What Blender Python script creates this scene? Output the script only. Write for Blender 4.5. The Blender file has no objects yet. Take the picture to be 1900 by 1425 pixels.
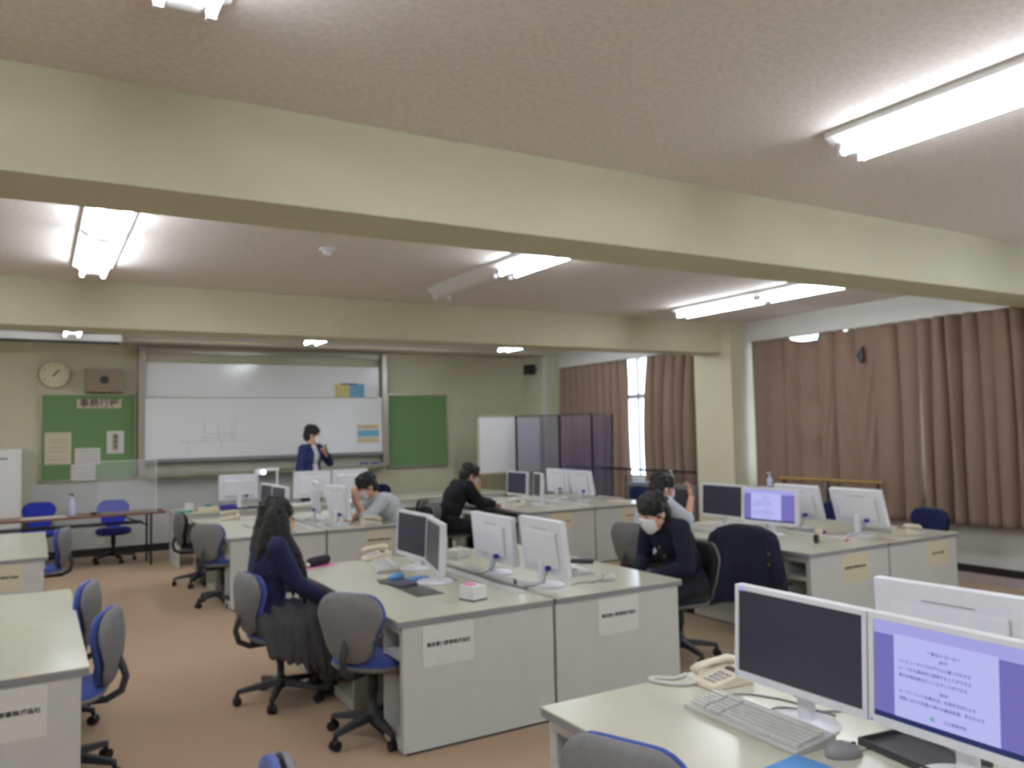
import bpy, bmesh, math, random
from math import sin, cos, pi, radians
from mathutils import Vector, Matrix, noise
random.seed(7)
SC = bpy.context.scene
COL = SC.collection

# ------------------------------------------------------------------ camera
F_PX, PITCH, YAW, ROLL, CAM_H = 1497.0, .0565, .5335, -.0218, 1.688
cy_, sy_, cp_, sp_ = cos(YAW), sin(YAW), cos(PITCH), sin(PITCH)
FW = Vector((sy_*cp_, cy_*cp_, sp_)); R0 = Vector((cy_, -sy_, 0)); U0 = R0.cross(FW)
RT = R0*cos(ROLL) + U0*sin(ROLL); UP = -R0*sin(ROLL) + U0*cos(ROLL)
CAM = Vector((0, 0, CAM_H))
cam = bpy.data.cameras.new('camera'); camo = bpy.data.objects.new('camera', cam); COL.objects.link(camo)
cam.sensor_width = 36; cam.lens = 36*F_PX/1900; cam.clip_start = .05; cam.clip_end = 200
camo.matrix_world = Matrix.Translation(CAM) @ Matrix((RT, UP, -FW)).transposed().to_4x4()
cam.dof.use_dof = True; cam.dof.focus_distance = .5; cam.dof.aperture_fstop = 14.5
SC.camera = camo

# ------------------------------------------------------------------ world, exposure
w = bpy.data.worlds.new('sky'); SC.world = w; w.use_nodes = True
wn = w.node_tree; bg = wn.nodes['Background']
bg.inputs[0].default_value = (.78, .88, 1, 1); bg.inputs[1].default_value = 4.5
SC.view_settings.view_transform = 'Standard'; SC.view_settings.look = 'None'
SC.view_settings.gamma = 1; SC.view_settings.use_curve_mapping = False
SC.view_settings.exposure = 0.98
TUBE_POWER = 18.0

# key planes of the room
YW, XR, ZC = 13.2, 8.5, 3.08
B1 = (3.41, 3.816); B2 = (7.97, 8.38); BZ = 2.67
XL, YB = -4.6, -3.2

def at(px, py, x=None, y=None, z=None):
    """point of a known plane that the photograph shows at (px, py)"""
    d = FW + RT*((px-950)/F_PX) - UP*((py-712.5)/F_PX)
    t = x/d.x if x is not None else (y/d.y if y is not None else (z-CAM_H)/d.z)
    return CAM + d*t

# ------------------------------------------------------------------ materials
def lin(c):
    return tuple((v/12.92 if v <= .04045 else ((v+.055)/1.055)**2.4) for v in [q/255 for q in c]) + (1,)
MATS = {}
def mat(name, rgb, rough=.5, metal=0, noise_amt=0, noise_scale=40, bump=0, rgb2=None, emit=None, power=0, spec=.5, trans=0, alpha=1, coat=0, sheen=0):
    if name in MATS: return MATS[name]
    m = bpy.data.materials.new(name); m.use_nodes = True; nt = m.node_tree
    b = nt.nodes['Principled BSDF']; c = lin(rgb)
    b.inputs['Base Color'].default_value = c
    b.inputs['Roughness'].default_value = rough; b.inputs['Metallic'].default_value = metal
    b.inputs['Specular IOR Level'].default_value = spec
    b.inputs['Coat Weight'].default_value = coat
    b.inputs['Sheen Weight'].default_value = sheen
    b.inputs['Transmission Weight'].default_value = trans; b.inputs['Alpha'].default_value = alpha
    tc = nt.nodes.new('ShaderNodeTexCoord')
    nz = nt.nodes.new('ShaderNodeTexNoise'); nz.inputs['Scale'].default_value = noise_scale; nz.inputs['Detail'].default_value = 4
    nt.links.new(tc.outputs['Object'], nz.inputs['Vector'])
    if noise_amt or rgb2:
        c2 = lin(rgb2) if rgb2 else tuple(min(1, v*(1+noise_amt)) for v in c[:3]) + (1,)
        c1 = c if rgb2 else tuple(v*(1-noise_amt) for v in c[:3]) + (1,)
        rp = nt.nodes.new('ShaderNodeValToRGB'); rp.color_ramp.elements[0].position = .38; rp.color_ramp.elements[1].position = .62
        rp.color_ramp.elements[0].color = c1; rp.color_ramp.elements[1].color = c2
        nt.links.new(nz.outputs['Fac'], rp.inputs['Fac']); nt.links.new(rp.outputs['Color'], b.inputs['Base Color'])
    if bump:
        bp = nt.nodes.new('ShaderNodeBump'); bp.inputs['Strength'].default_value = bump; bp.inputs['Distance'].default_value = .01
        nt.links.new(nz.outputs['Fac'], bp.inputs['Height']); nt.links.new(bp.outputs['Normal'], b.inputs['Normal'])
    if emit:
        b.inputs['Emission Color'].default_value = lin(emit); b.inputs['Emission Strength'].default_value = power
    MATS[name] = m; return m
M_ceil = mat('speckled_ceiling_board', (222,213,208), .9, noise_amt=.06, noise_scale=38, bump=.15)
M_wall = mat('olive_cream_paint', (201,197,171), .75, noise_amt=.02, noise_scale=3)
M_wallw = mat('white_wall_paint', (205,205,200), .7, noise_amt=.02, noise_scale=4)
M_floor = mat('brown_carpet', (174,148,120), .95, noise_amt=.07, noise_scale=90, bump=.4, sheen=.1)
M_dark = mat('dark_vinyl_base', (38,34,36), .5, noise_amt=.1)
M_lam = mat('cream_laminate', (205,203,184), .22, noise_amt=.012, noise_scale=6)
M_edge = mat('grey_edge_band', (138,138,142), .5, noise_amt=.03)
M_pan = mat('light_grey_panel', (196,196,192), .5, noise_amt=.015, noise_scale=7)
M_panin = mat('grey_panel_inside', (176,174,160), .55, noise_amt=.02, noise_scale=7)
M_black = mat('black_plastic', (22,23,27), .45, noise_amt=.1)
M_dgrey = mat('dark_grey_plastic', (62,62,66), .5, noise_amt=.06)
M_shell = mat('grey_chair_shell', (122,120,122), .5, noise_amt=.04)
M_blue = mat('blue_chair_fabric', (62,82,158), .9, noise_amt=.12, noise_scale=300, sheen=.2)
M_bblue = mat('bright_blue_chair_fabric', (44,62,190), .85, noise_amt=.1, noise_scale=300, sheen=.2)
M_navych = mat('navy_chair_fabric', (24,30,78), .9, noise_amt=.12, noise_scale=300)
M_wplas = mat('white_monitor_plastic', (226,226,232), .35, noise_amt=.01)
M_iplas = mat('ivory_plastic', (224,216,194), .35, noise_amt=.015)
M_gkey = mat('grey_key_plastic', (196,196,192), .45, noise_amt=.02)
M_off = mat('switched_off_screen', (60,60,76), .28, noise_amt=.03)
M_alu = mat('brushed_aluminium', (176,172,160), .35, .7, noise_amt=.05)
M_wb = mat('whiteboard_enamel', (234,235,238), .16, noise_amt=.008)
M_green = mat('green_felt_board', (112,148,98), .85, noise_amt=.06, noise_scale=120)
M_paper = mat('white_paper', (214,213,208), .8, noise_amt=.01)
M_papery = mat('yellowed_paper', (208,198,172), .85, noise_amt=.02)
M_ink = mat('black_ink', (56,56,70), .8, noise_amt=.1)
M_curt = mat('brown_curtain_cloth', (132,108,92), .9, noise_amt=.06, noise_scale=200, sheen=.15)
M_skin = mat('skin', (222,168,138), .55, noise_amt=.03, noise_scale=60)
M_hair = mat('black_hair', (24,21,20), .55, noise_amt=.25, noise_scale=90, bump=.5)
M_navy = mat('navy_wool_cloth', (30,36,78), .9, noise_amt=.12, noise_scale=200, sheen=.05)
M_navyd = mat('dark_navy_cloth', (21,25,46), .9, noise_amt=.12, noise_scale=200)
M_blk = mat('black_cloth', (20,22,28), .9, noise_amt=.15, noise_scale=200)
M_gshirt = mat('pale_grey_shirt_cloth', (196,202,210), .85, noise_amt=.04, noise_scale=160)
M_wshirt = mat('white_shirt_cloth', (222,220,226), .8, noise_amt=.03, noise_scale=160)
M_skirt = mat('charcoal_skirt_cloth', (84,84,88), .9, noise_amt=.1, noise_scale=150)
M_mask = mat('white_mask_fabric', (232,230,236), .8, noise_amt=.02, noise_scale=150)
M_maskb = mat('beige_mask_fabric', (214,186,152), .8, noise_amt=.02, noise_scale=150)
M_eye = mat('dark_eye', (30,22,20), .2, noise_amt=.1)
M_card = mat('brown_cardboard', (178,146,98), .85, noise_amt=.05, noise_scale=30)
M_tan = mat('tan_painted_wood', (150,132,112), .6, noise_amt=.04, noise_scale=20)
M_brown = mat('brown_wood_laminate', (126,84,64), .35, noise_amt=.08, noise_scale=12)
M_steel = mat('white_enamelled_steel', (222,222,220), .35, noise_amt=.01)
M_tube = mat('lit_fluorescent_tube', (255,255,255), .4, emit=(240,247,255), power=TUBE_POWER)
M_tubeoff = mat('unlit_fluorescent_tube', (215,215,220), .3, noise_amt=.01)
M_glass = mat('window_glass', (235,245,250), .02, trans=1, noise_amt=.0)
M_vinyl = mat('clear_smoky_vinyl', (104,98,128), .12, alpha=.5, noise_amt=.05, coat=.6)
M_acryl = mat('clear_acrylic_sheet', (225,232,235), .03, alpha=.10)
M_pink = mat('pink_paper', (236,140,190), .8, noise_amt=.02)
M_sky = mat('sky_blue_plastic', (96,158,222), .4, noise_amt=.03)
M_purple = mat('purple_cloth', (70,58,140), .85, noise_amt=.08)
M_teal = mat('teal_plastic', (60,150,140), .5, noise_amt=.05)
M_brass = mat('brass_yellow_metal', (168,138,70), .4, .4, noise_amt=.06)
M_wcable = mat('light_cable_sheath', (208,206,202), .5, noise_amt=.03)
M_bplug = mat('blue_cable_plug', (36,50,160), .5, noise_amt=.05)
M_orange = mat('orange_print', (216,196,156), .8, noise_amt=.02)
M_bprint = mat('light_blue_print', (116,178,214), .8, noise_amt=.02)
M_yprint = mat('yellow_print', (222,212,132), .8, noise_amt=.02)
M_lens = mat('lit_inspection_lamp', (255,255,255), .3, emit=(235,245,255), power=14)
M_scr = mat('lit_screen_mauve', (10,10,10), .4, emit=(112,106,180), power=.5)
M_scrp = mat('lit_screen_page', (10,10,10), .4, emit=(186,188,244), power=.47)
M_scrt = mat('lit_screen_toolbar', (10,10,10), .4, emit=(160,160,222), power=.5)
M_scrk = mat('lit_screen_taskbar', (10,10,10), .4, emit=(24,40,104), power=.4)
M_scrx = mat('lit_screen_text', (10,10,10), .4, emit=(52,56,150), power=.5)
M_scrg = mat('lit_screen_green_mark', (10,10,10), .4, emit=(110,190,180), power=.42)

# ------------------------------------------------------------------ mesh helpers
class MB:
    def __init__(s): s.v = []; s.f = []
    def add(s, vs, fs):
        o = len(s.v); s.v += [Vector(v) for v in vs]; s.f += [tuple(i+o for i in f) for f in fs]; return s
    def box(s, x0, x1, y0, y1, z0, z1):
        return s.add([(x0,y0,z0),(x1,y0,z0),(x1,y1,z0),(x0,y1,z0),(x0,y0,z1),(x1,y0,z1),(x1,y1,z1),(x0,y1,z1)],
                     [(0,3,2,1),(4,5,6,7),(0,1,5,4),(1,2,6,5),(2,3,7,6),(3,0,4,7)])
    def prism(s, pts, h0, h1, axis='z'):
        """closed outline of 2-D points swept from h0 to h1"""
        def P(a, b, h): return {'z': (a,b,h), 'y': (a,h,b), 'x': (h,a,b)}[axis]
        n = len(pts)
        vs = [P(a,b,h0) for a,b in pts] + [P(a,b,h1) for a,b in pts]
        fs = [tuple(range(n-1,-1,-1)), tuple(range(n,2*n))] + [(i,(i+1)%n,n+(i+1)%n,n+i) for i in range(n)]
        return s.add(vs, fs)
    def rings(s, rings, cap=True):
        n = len(rings[0]); vs = [v for r in rings for v in r]; fs = []
        for k in range(len(rings)-1):
            for i in range(n): fs.append((k*n+i, k*n+(i+1)%n, (k+1)*n+(i+1)%n, (k+1)*n+i))
        if cap: fs += [tuple(range(n-1,-1,-1)), tuple(range((len(rings)-1)*n, len(rings)*n))]
        return s.add(vs, fs)
    def tube(s, pts, r, n=8):
        pts = [Vector(p) for p in pts]; rs = r if isinstance(r, (list,tuple)) else [r]*len(pts)
        prev = None; rr = []
        for i, p in enumerate(pts):
            t = (pts[min(i+1,len(pts)-1)] - pts[max(i-1,0)]).normalized()
            if prev is None:
                a = Vector((0,0,1)) if abs(t.z) < .9 else Vector((1,0,0))
                u = t.cross(a).normalized()
            else: u = (prev - t*prev.dot(t)).normalized()
            prev = u; v = t.cross(u)
            rr.append([p + (u*cos(2*pi*k/n) + v*sin(2*pi*k/n))*rs[i] for k in range(n)])
        return s.rings(rr)
    def lathe(s, prof, c=(0,0,0), n=20):
        return s.rings([[(c[0]+r*cos(2*pi*k/n), c[1]+r*sin(2*pi*k/n), c[2]+z) for k in range(n)] for r, z in prof])
    def ell(s, c, rad, rot=None, n=16, m=10):
        c = Vector(c); rr = []
        for j in range(m+1):
            ph = -pi/2 + pi*j/m; ph = max(-1.53, min(1.53, ph))
            rr.append([Vector((rad[0]*cos(ph)*cos(2*pi*k/n), rad[1]*cos(ph)*sin(2*pi*k/n), rad[2]*sin(ph))) for k in range(n)])
        if rot is not None: rr = [[rot @ v for v in r] for r in rr]
        return s.rings([[c+v for v in r] for r in rr])
    def cap(s, p0, p1, r0, r1, flat=1, side=(0,1,0), n=14):
        """tapered capsule"""
        p0, p1 = Vector(p0), Vector(p1); d = p1-p0; L = d.length; t = d/L if L > 1e-6 else Vector((0,0,1))
        sd = Vector(side); u = sd - t*sd.dot(t)
        if u.length < 1e-3: u = Vector((1,0,0)) - t*t.x
        u.normalize(); v = t.cross(u); rr = []
        for a in (-84,-60,-35,-12,0): 
            q = radians(a); rr.append((p0 + t*(r0*sin(q)), r0*cos(q)))
        for a in (0,12,35,60,84):
            q = radians(a); rr.append((p1 + t*(r1*sin(q)), r1*cos(q)))
        return s.rings([[c + (u*cos(2*pi*k/n) + v*flat*sin(2*pi*k/n))*r for k in range(n)] for c, r in rr])
    def mesh(s, name, smooth=False):
        me = bpy.data.meshes.new(name); me.from_pydata([tuple(v) for v in s.v], [], s.f); me.update()
        bm = bmesh.new(); bm.from_mesh(me); bmesh.ops.recalc_face_normals(bm, faces=bm.faces); bm.to_mesh(me); bm.free()
        if smooth:
            for p in me.polygons: p.use_smooth = True
        return me

def obj(name, mb, m, parent=None, bevel=0, smooth=False, sub=0, auto=False):
    me = mb.mesh(name, smooth) if isinstance(mb, MB) else mb
    me.name = name; me.materials.clear(); me.materials.append(m)
    o = bpy.data.objects.new(name, me); COL.objects.link(o)
    if parent: o.parent = parent
    if bevel:
        b = o.modifiers.new('bevel', 'BEVEL'); b.width = bevel; b.segments = 2; b.limit_method = 'ANGLE'; b.angle_limit = radians(40)
    if sub:
        q = o.modifiers.new('sub', 'SUBSURF'); q.levels = sub; q.render_levels = sub
    return o
def tag(o, label, cat, group=None, kind=None):
    o['label'] = label; o['category'] = cat
    if group: o['group'] = group
    if kind: o['kind'] = kind
    return o
def thing(name, label, cat, loc=(0,0,0), rz=0, group=None):
    o = bpy.data.objects.new(name, None); COL.objects.link(o); o.empty_display_size = .1
    o.location = loc; o.rotation_euler = (0,0,rz); return tag(o, label, cat, group)
def struct(name, mb, m, label=None, parent=None, bevel=0):
    o = obj(name, mb, m, parent, bevel)
    if parent is None: o['kind'] = 'structure'
    if label: o['label'] = label
    return o
def kids(o): return [c for c in bpy.data.objects if c.parent == o]
def copy_tree(o, loc, rz, label, group=None):
    def rec(a, par):
        c = a.copy(); COL.objects.link(c); c.parent = par
        for ch in CH.get(a.name, []): rec(ch, c)
        return c
    CH = {}
    for q in bpy.data.objects:
        if q.parent: CH.setdefault(q.parent.name, []).append(q)
    r = rec(o, None); r.location = loc; r.rotation_euler = (0,0,rz); r['label'] = label
    if group: r['group'] = group
    return r
def text_mesh(name, body, size, m, parent, M, bold=.0, align='CENTER', space=1.0):
    cu = bpy.data.curves.new(name, 'FONT'); cu.body = body; cu.size = size; cu.align_x = align; cu.align_y = 'CENTER'
    cu.offset = bold*size; cu.resolution_u = 1; cu.space_character = space
    t = bpy.data.objects.new(name, cu); COL.objects.link(t)
    dg = bpy.context.evaluated_depsgraph_get(); me = bpy.data.meshes.new_from_object(t.evaluated_get(dg))
    bpy.data.objects.remove(t); bpy.data.curves.remove(cu)
    me.name = name; me.transform(M); me.materials.clear(); me.materials.append(m)
    o = bpy.data.objects.new(name, me); COL.objects.link(o); o.parent = parent
    return o
def basis(o, xa, za):
    """matrix: text x axis, text normal"""
    xa = Vector(xa).normalized(); za = Vector(za).normalized(); ya = za.cross(xa)
    return Matrix.Translation(Vector(o)) @ Matrix((xa, ya, za)).transposed().to_4x4()

# ------------------------------------------------------------------ room shell
struct('floor', MB().box(XL-.2, XR+.3, YB-.2, YW+.2, -.2, 0), M_floor, 'flat brown carpet floor of the computer room')
struct('ceiling', MB().box(XL-.2, XR+.3, YB-.2, YW+.2, ZC, ZC+.2), M_ceil, 'speckled pinkish beige ceiling boards')
struct('wall_front', MB().box(XL-.2, XR+.3, YW, YW+.2, 0, ZC), M_wall, 'olive cream front wall behind the whiteboard')
struct('wall_left', MB().box(XL-.2, XL, YB, YW, 0, ZC), M_wall, 'olive cream left wall')
struct('wall_back', MB().box(XL, XR, YB-.2, YB, 0, ZC), M_wall, 'olive cream back wall')
wr = MB()
wr.box(XR, XR+.2, YB, YW, 0, .85); wr.box(XR, XR+.2, YB, YW, 2.86, ZC)
for y0, y1 in ((YB,-.6), (B1[0]-.3, B1[1]+.1), (7.72, 8.56), (12.2, YW)): wr.box(XR, XR+.2, y0, y1, .85, 2.86)
struct('wall_right', wr, M_wallw, 'white wall under and between the curtained windows')
struct('trim_1', MB().box(XL, XR, B1[0], B1[1], BZ, ZC), M_wall, 'broad olive cream ceiling beam nearest the camera')
struct('trim_2', MB().box(XL, XR, B2[0], B2[1], BZ, ZC), M_wall, 'olive cream ceiling beam further from the camera')
struct('trim_3', MB().box(8.02, XR, 7.80, 8.50, 0, ZC), M_wall, 'square cream pillar between the two curtained windows')
struct('trim_4', MB().box(8.06, XR, 12.4, YW, 0, ZC), M_wall, 'cream corner pillar beside the front wall')
struct('trim_5', MB().box(8.33, XR, -.6, 12.4, 2.81, ZC), M_wallw, 'pale lintel band above the curtains')
struct('trim_6', MB().box(8.44, XR, YB, 12.4, 0, .09), mat('pink_grey_kerb', (176,160,160), .6, noise_amt=.03), 'pinkish kerb at the foot of the window wall')
struct('baseboard_right', MB().box(8.46, XR, YB, 12.4, .09, .165), M_dark, 'dark baseboard under the windows')
struct('baseboard_front', MB().box(XL, 8.06, YW-.02, YW, 0, .11), M_dark, 'dark baseboard along the front wall')
struct('trim_9', MB().box(-.05, 4.55, YW-.015, YW, .11, 1.06), mat('pale_grey_dado',(196,197,196),.6,noise_amt=.02,noise_scale=5), 'pale grey lower wall panel under the whiteboard')
struct('baseboard_left', MB().box(XL, XL+.02, YB, YW, 0, .11), M_dark, 'dark baseboard along the left wall')
wins = [('window_1', 8.55, 12.22), ('window_2', 3.95, 7.73), ('window_3', -.6, 3.1)]
for nm, y0, y1 in wins:
    f = MB(); x0, x1 = XR+.03, XR+.09
    f.box(x0,x1,y0,y1,.85,.9).box(x0,x1,y0,y1,2.81,2.86).box(x0,x1,y0,y0+.05,.9,2.81).box(x0,x1,y1-.05,y1,.9,2.81)
    for k in (1,2): f.box(x0,x1,y0+(y1-y0)*k/4-.025,y0+(y1-y0)*k/4+.025,.9,2.81)
    f.box(x0,x1,y0,y1,2.15,2.23)
    fo = struct(nm, f, M_alu, 'aluminium framed window behind the curtains')
    obj('pane', MB().box(XR+.055, XR+.06, y0+.04, y1-.04, .88, 2.83), M_glass, fo)
struct('trim_7', MB().box(XR-.1, XR+.02, 3.95, 7.8, .83, .86), M_wallw, 'window sill behind the near curtain')
struct('trim_8', MB().box(XR-.1, XR+.02, 8.5, 12.4, .83, .86), M_wallw, 'window sill behind the far curtain')

# ------------------------------------------------------------------ curtains
def curtain(y0, y1, top, bot, nfold, amp, label, xc=8.36, seed=0, sag=None, topdip=None, hole=None, lean=0):
    n = int((y1-y0)*70); m = 36; vs = []; fs = []
    for i in range(n+1):
        u = i/n; y = y0+(y1-y0)*u
        zt = top
        if topdip:
            for c, wd, dp in topdip:
                q = (y-c)/wd
                if abs(q) < 1: zt -= dp*math.sqrt(1-q*q)
        for j in range(m+1):
            v = j/m; zz = zt + (bot-zt)*v
            nz = noise.noise(Vector((y*1.3, seed, v*.6)))
            ph = 2*pi*nfold*(u + .012*nz + .004*sin(9*u+v*2))
            a = amp*(.55+.6*noise.noise(Vector((y*2.1, seed+4, .3*v)))+.25*v)
            x = xc - amp*.2 + 1.15*a*(1-2*abs(sin(ph/2))**.45)
            yy = y + .02*sin(ph*.5+v*3) + lean*v*(1-v)*4
            if sag:
                for c, wd, dp in sag:
                    q = (y-c)/wd
                    if abs(q) < 1:
                        wgt = (1-q*q)**2*sin(pi*min(1, v*1.15))
                        x += wgt*.05*sin(13*(v*1.5 + q*q*1.5)) - .04*wgt
                        x -= (x-xc)*wgt*.6
            vs.append((x, yy, zz))
    for i in range(n):
        for j in range(m):
            a = i*(m+1)+j
            if hole:
                p = vs[a]; hy, hz, hw, hh = hole
                if abs(p[1]-hy)/hw + abs(p[2]-hz)/hh < 1: continue
            fs.append((a, a+1, a+m+2, a+m+1))
    mb = MB().add(vs, fs)
    o = obj('curtain', mb, M_curt, None, smooth=True)
    s = o.modifiers.new('thick', 'SOLIDIFY'); s.thickness = .004
    return tag(o, label, 'curtain', 'brown window curtains')
curtain(10.42, 12.38, 2.80, .35, 10, .085, 'brown pleated curtain nearest the front wall, left of the bright gap', seed=1)
curtain(8.52, 9.92, 2.80, .35, 6, .095, 'narrow brown curtain between the bright gap and the pillar', seed=2, lean=.10)
curtain(5.33, 7.735, 2.80, .585, 9, .075, 'brown curtain beside the pillar, sagging in loose diagonal folds', seed=3,
        sag=[(6.78, .42, 1), (6.10, .36, 1)], topdip=[(6.80, .23, .085), (6.23, .035, .03)], hole=None)
curtain(2.2, 5.345, 2.80, .60, 19, .085, 'brown curtain with straight deep folds at the right edge', seed=5)
for y0, y1, lb in ((8.52, 12.35, 'curtain track above the far window'), (-.5, 7.75, 'curtain track above the near window')):
    tag(obj('curtain_track', MB().box(8.35, 8.39, y0, y1, 2.795, 2.81), M_alu), lb, 'curtain track')
tag(obj('sheer_curtain', MB().add([(8.46+.012*sin(k*1.1), 9.7+k*.02, z) for k in range(48) for z in (.9, 2.1, 2.8)],
    [(3*k+j, 3*k+j+1, 3*k+j+4, 3*k+j+3) for k in range(47) for j in (0,1)]),
    mat('white_sheer_net', (240,240,250), .9, alpha=.3, noise_amt=.02), smooth=True), 'white sheer net hanging in the bright gap between brown curtains', 'curtain')
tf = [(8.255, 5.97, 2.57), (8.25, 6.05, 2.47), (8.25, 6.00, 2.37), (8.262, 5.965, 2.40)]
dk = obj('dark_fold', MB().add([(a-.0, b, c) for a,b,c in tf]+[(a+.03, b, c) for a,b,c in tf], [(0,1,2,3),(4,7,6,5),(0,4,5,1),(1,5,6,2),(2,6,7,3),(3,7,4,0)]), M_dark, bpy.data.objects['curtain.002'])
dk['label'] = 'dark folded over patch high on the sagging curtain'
# rails in front of the windows
def rail(y0, y1, z, x, m, label):
    t = thing('handrail', label, 'handrail', (0,0,0))
    obj('bar', MB().tube([(x,y0,z),(x,y1,z)], .016), m, t)
    for y in (y0+.06, (y0+y1)/2, y1-.06):
        obj('post', MB().tube([(x,y,z),(x,y,0)], .012), M_black, t)
rail(8.56, 12.0, 1.02, 8.16, M_black, 'black metal guard rail in front of the far curtain')
rail(5.75, 7.2, 1.0, 8.2, M_brass, 'brass coloured guard rail in front of the sagging curtain')

# ------------------------------------------------------------------ ceiling lights
def fixture(xc, y1, lit, label, L=1.27, group='twin tube fluorescent ceiling lights'):
    t = thing('fluorescent_light', label, 'ceiling light', (xc, y1-L/2, ZC), 0, group)
    h = L/2
    prof = [(-.14,0),(-.14,-.032),(-.134,-.032),(-.045,-.085),(.045,-.085),(.134,-.032),(.14,-.032),(.14,0)]
    obj('housing', MB().prism(prof, -h, h, 'y'), M_steel, t)
    for s in (-1, 1):
        obj('tube', MB().tube([(s*.075,-h+.05,-.098),(s*.075,h-.05,-.098)], .0165, 10), M_tube if lit else M_tubeoff, t, smooth=True) if lit is not None else None
        for e in (-1, 1):
            obj('lamp_holder', MB().box(s*.075-.014, s*.075+.014, e*(h-.042)-.012, e*(h-.042)+.012, -.118, -.05), M_wplas, t)
    return t
rows = [(.375, 'left'), (3.39, 'middle'), (6.58, 'window side')]
for xc, nm in rows:
    for yend, bay in ((2.5, 'nearest'), (7.08, 'middle'), (11.45, 'far')):
        dy = .1 if (nm != 'middle' and bay == 'middle') else (.07 if nm == 'left' and bay == 'nearest' else 0)
        for k, part in enumerate(('front end', 'camera end')):
            yy = yend + dy - k*1.275
            if bay == 'middle' and nm == 'middle' and k == 0:
                fixture(xc, yy, None, 'unlit grey ceiling light without tubes beyond the near beam')
            else:
                fixture(xc, yy, True, f'lit white ceiling light, {part} of {nm} row in {bay} bay')
fixture(.375, -.6, True, 'lit ceiling light of left row behind the camera'); fixture(3.39, -.6, True, 'lit ceiling light of middle row behind the camera')
fixture(6.58, -.6, True, 'lit ceiling light of window side row behind the camera')
for yy_, q_ in ((1.2,'nearest'),(5.8,'middle'),(10.1,'far')): fixture(-2.7, yy_, True, f'unseen second ceiling light added for brightness, far left row in {q_} bay')  # extra out-of-view lamps, added to lift brightness toward the front wall
fixture(-2.7, 2.5, True, 'lit ceiling light of far left row in nearest bay')
fixture(-2.7, 7.08, True, 'lit ceiling light of far left row in middle bay'); fixture(-2.7, 11.45, True, 'lit ceiling light of far left row in far bay')
p = at(607, 468, z=ZC-.03)
t = thing('smoke_detector', 'small round white smoke detector on the ceiling between the beams', 'smoke detector', (p.x, p.y, ZC))
obj('base', MB().lathe([(.055,0),(.055,-.015),(.045,-.02)]), M_wplas, t, smooth=True)
obj('sensor_head', MB().lathe([(.035,-.02),(.033,-.045),(.02,-.055)]), M_wplas, t, smooth=True)

# ------------------------------------------------------------------ front wall
def rect(px0, py0, px1, py1, y):
    a = at(px0, py0, y=y); b = at(px1, py1, y=y); return a.x, b.x, min(a.z,b.z), max(a.z,b.z)
t = thing('whiteboard', 'wide sliding two panel whiteboard in an aluminium frame on the front wall', 'whiteboard', (0,0,0))
lx0, rx1 = at(256,760,y=13.1).x, at(716,760,y=13.1).x
ztop, ztray = at(260,645,y=13.1).z, at(255,884,y=13.1).z
obj('post', MB().box(lx0, lx0+.085, 13.02, YW, ztray, ztop), M_alu, t, .006)
obj('post', MB().box(rx1-.085, rx1, 13.02, YW, ztray, ztop), M_alu, t, .006)
obj('top_rail', MB().box(lx0+.085, rx1-.085, 13.10, YW, ztop-.08, ztop-.02), M_alu, t, .004)
zm, zb, zt = at(272,738,y=13.06).z, at(268,853,y=13.06).z, at(272,672,y=13.12).z
obj('upper_panel', MB().box(lx0+.10, rx1-.10, 13.12, 13.15, zm-.1, zt), M_wb, t, .003)
lp = obj('lower_panel', MB().box(lx0+.09, rx1-.09, 13.05, 13.08, zb, zm), M_wb, t, .003)
obj('panel_edge', MB().box(lx0+.09, rx1-.09, 13.046, 13.084, zm-.004, zm+.012), M_alu, lp)
obj('panel_edge', MB().box(lx0+.09, rx1-.09, 13.046, 13.084, zb-.05, zb), M_edge, lp)
obj('tray', MB().box(lx0+.085, rx1-.085, 12.94, 13.12, ztray, ztray+.025).box(lx0+.085, rx1-.085, 12.935, 12.945, ztray, ztray+.045), M_alu, t, .003)
obj('backing', MB().box(lx0+.085, rx1-.085, 13.16, 13.19, ztray+.03, zb+.1), M_panin, t)
# faint grid drawn on the board
dr = MB()
def stroke(px0, py0, px1, py1, wd=.006):
    a, b = at(px0,py0,y=13.048), at(px1,py1,y=13.048); d = (b-a).normalized(); nn = Vector((-d.z,0,d.x))*wd/2
    dr.add([a-nn, b-nn, b+nn, a+nn], [(0,1,2,3)])
for q in ((380,782,380,815),(405,780,405,815),(430,779,430,813),(372,812,440,811),(385,805,435,804),(330,820,460,818),(410,815,410,836),(350,822,350,842),(437,775,437,812)): stroke(*q)
obj('marker_drawing', dr, mat('faint_grey_marker', (176,176,184), .6, noise_amt=.03), lp)
def board(px0, py0, px1, py1, label):
    x0,x1,z0,z1 = rect(px0,py0,px1,py1,13.17)
    t = thing('notice_board', label, 'notice board', ((x0+x1)/2, 13.17, z0))
    hw = (x1-x0)/2; H = z1-z0
    obj('felt', MB().box(-hw+.02, hw-.02, -.005, .03, .02, H-.02), M_green, t)
    obj('frame', MB().box(-hw,hw,-.015,.03,0,.025).box(-hw,hw,-.015,.03,H-.022,H).box(-hw,-hw+.022,-.015,.03,0,H).box(hw-.022,hw,-.015,.03,0,H), M_alu, t)
    return x0,x1,z0,z1
board(75, 730, 252, 888, 'green felt notice board with pinned papers left of the whiteboard')
board(718, 731, 831, 864, 'bare green felt notice board right of the whiteboard')
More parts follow.
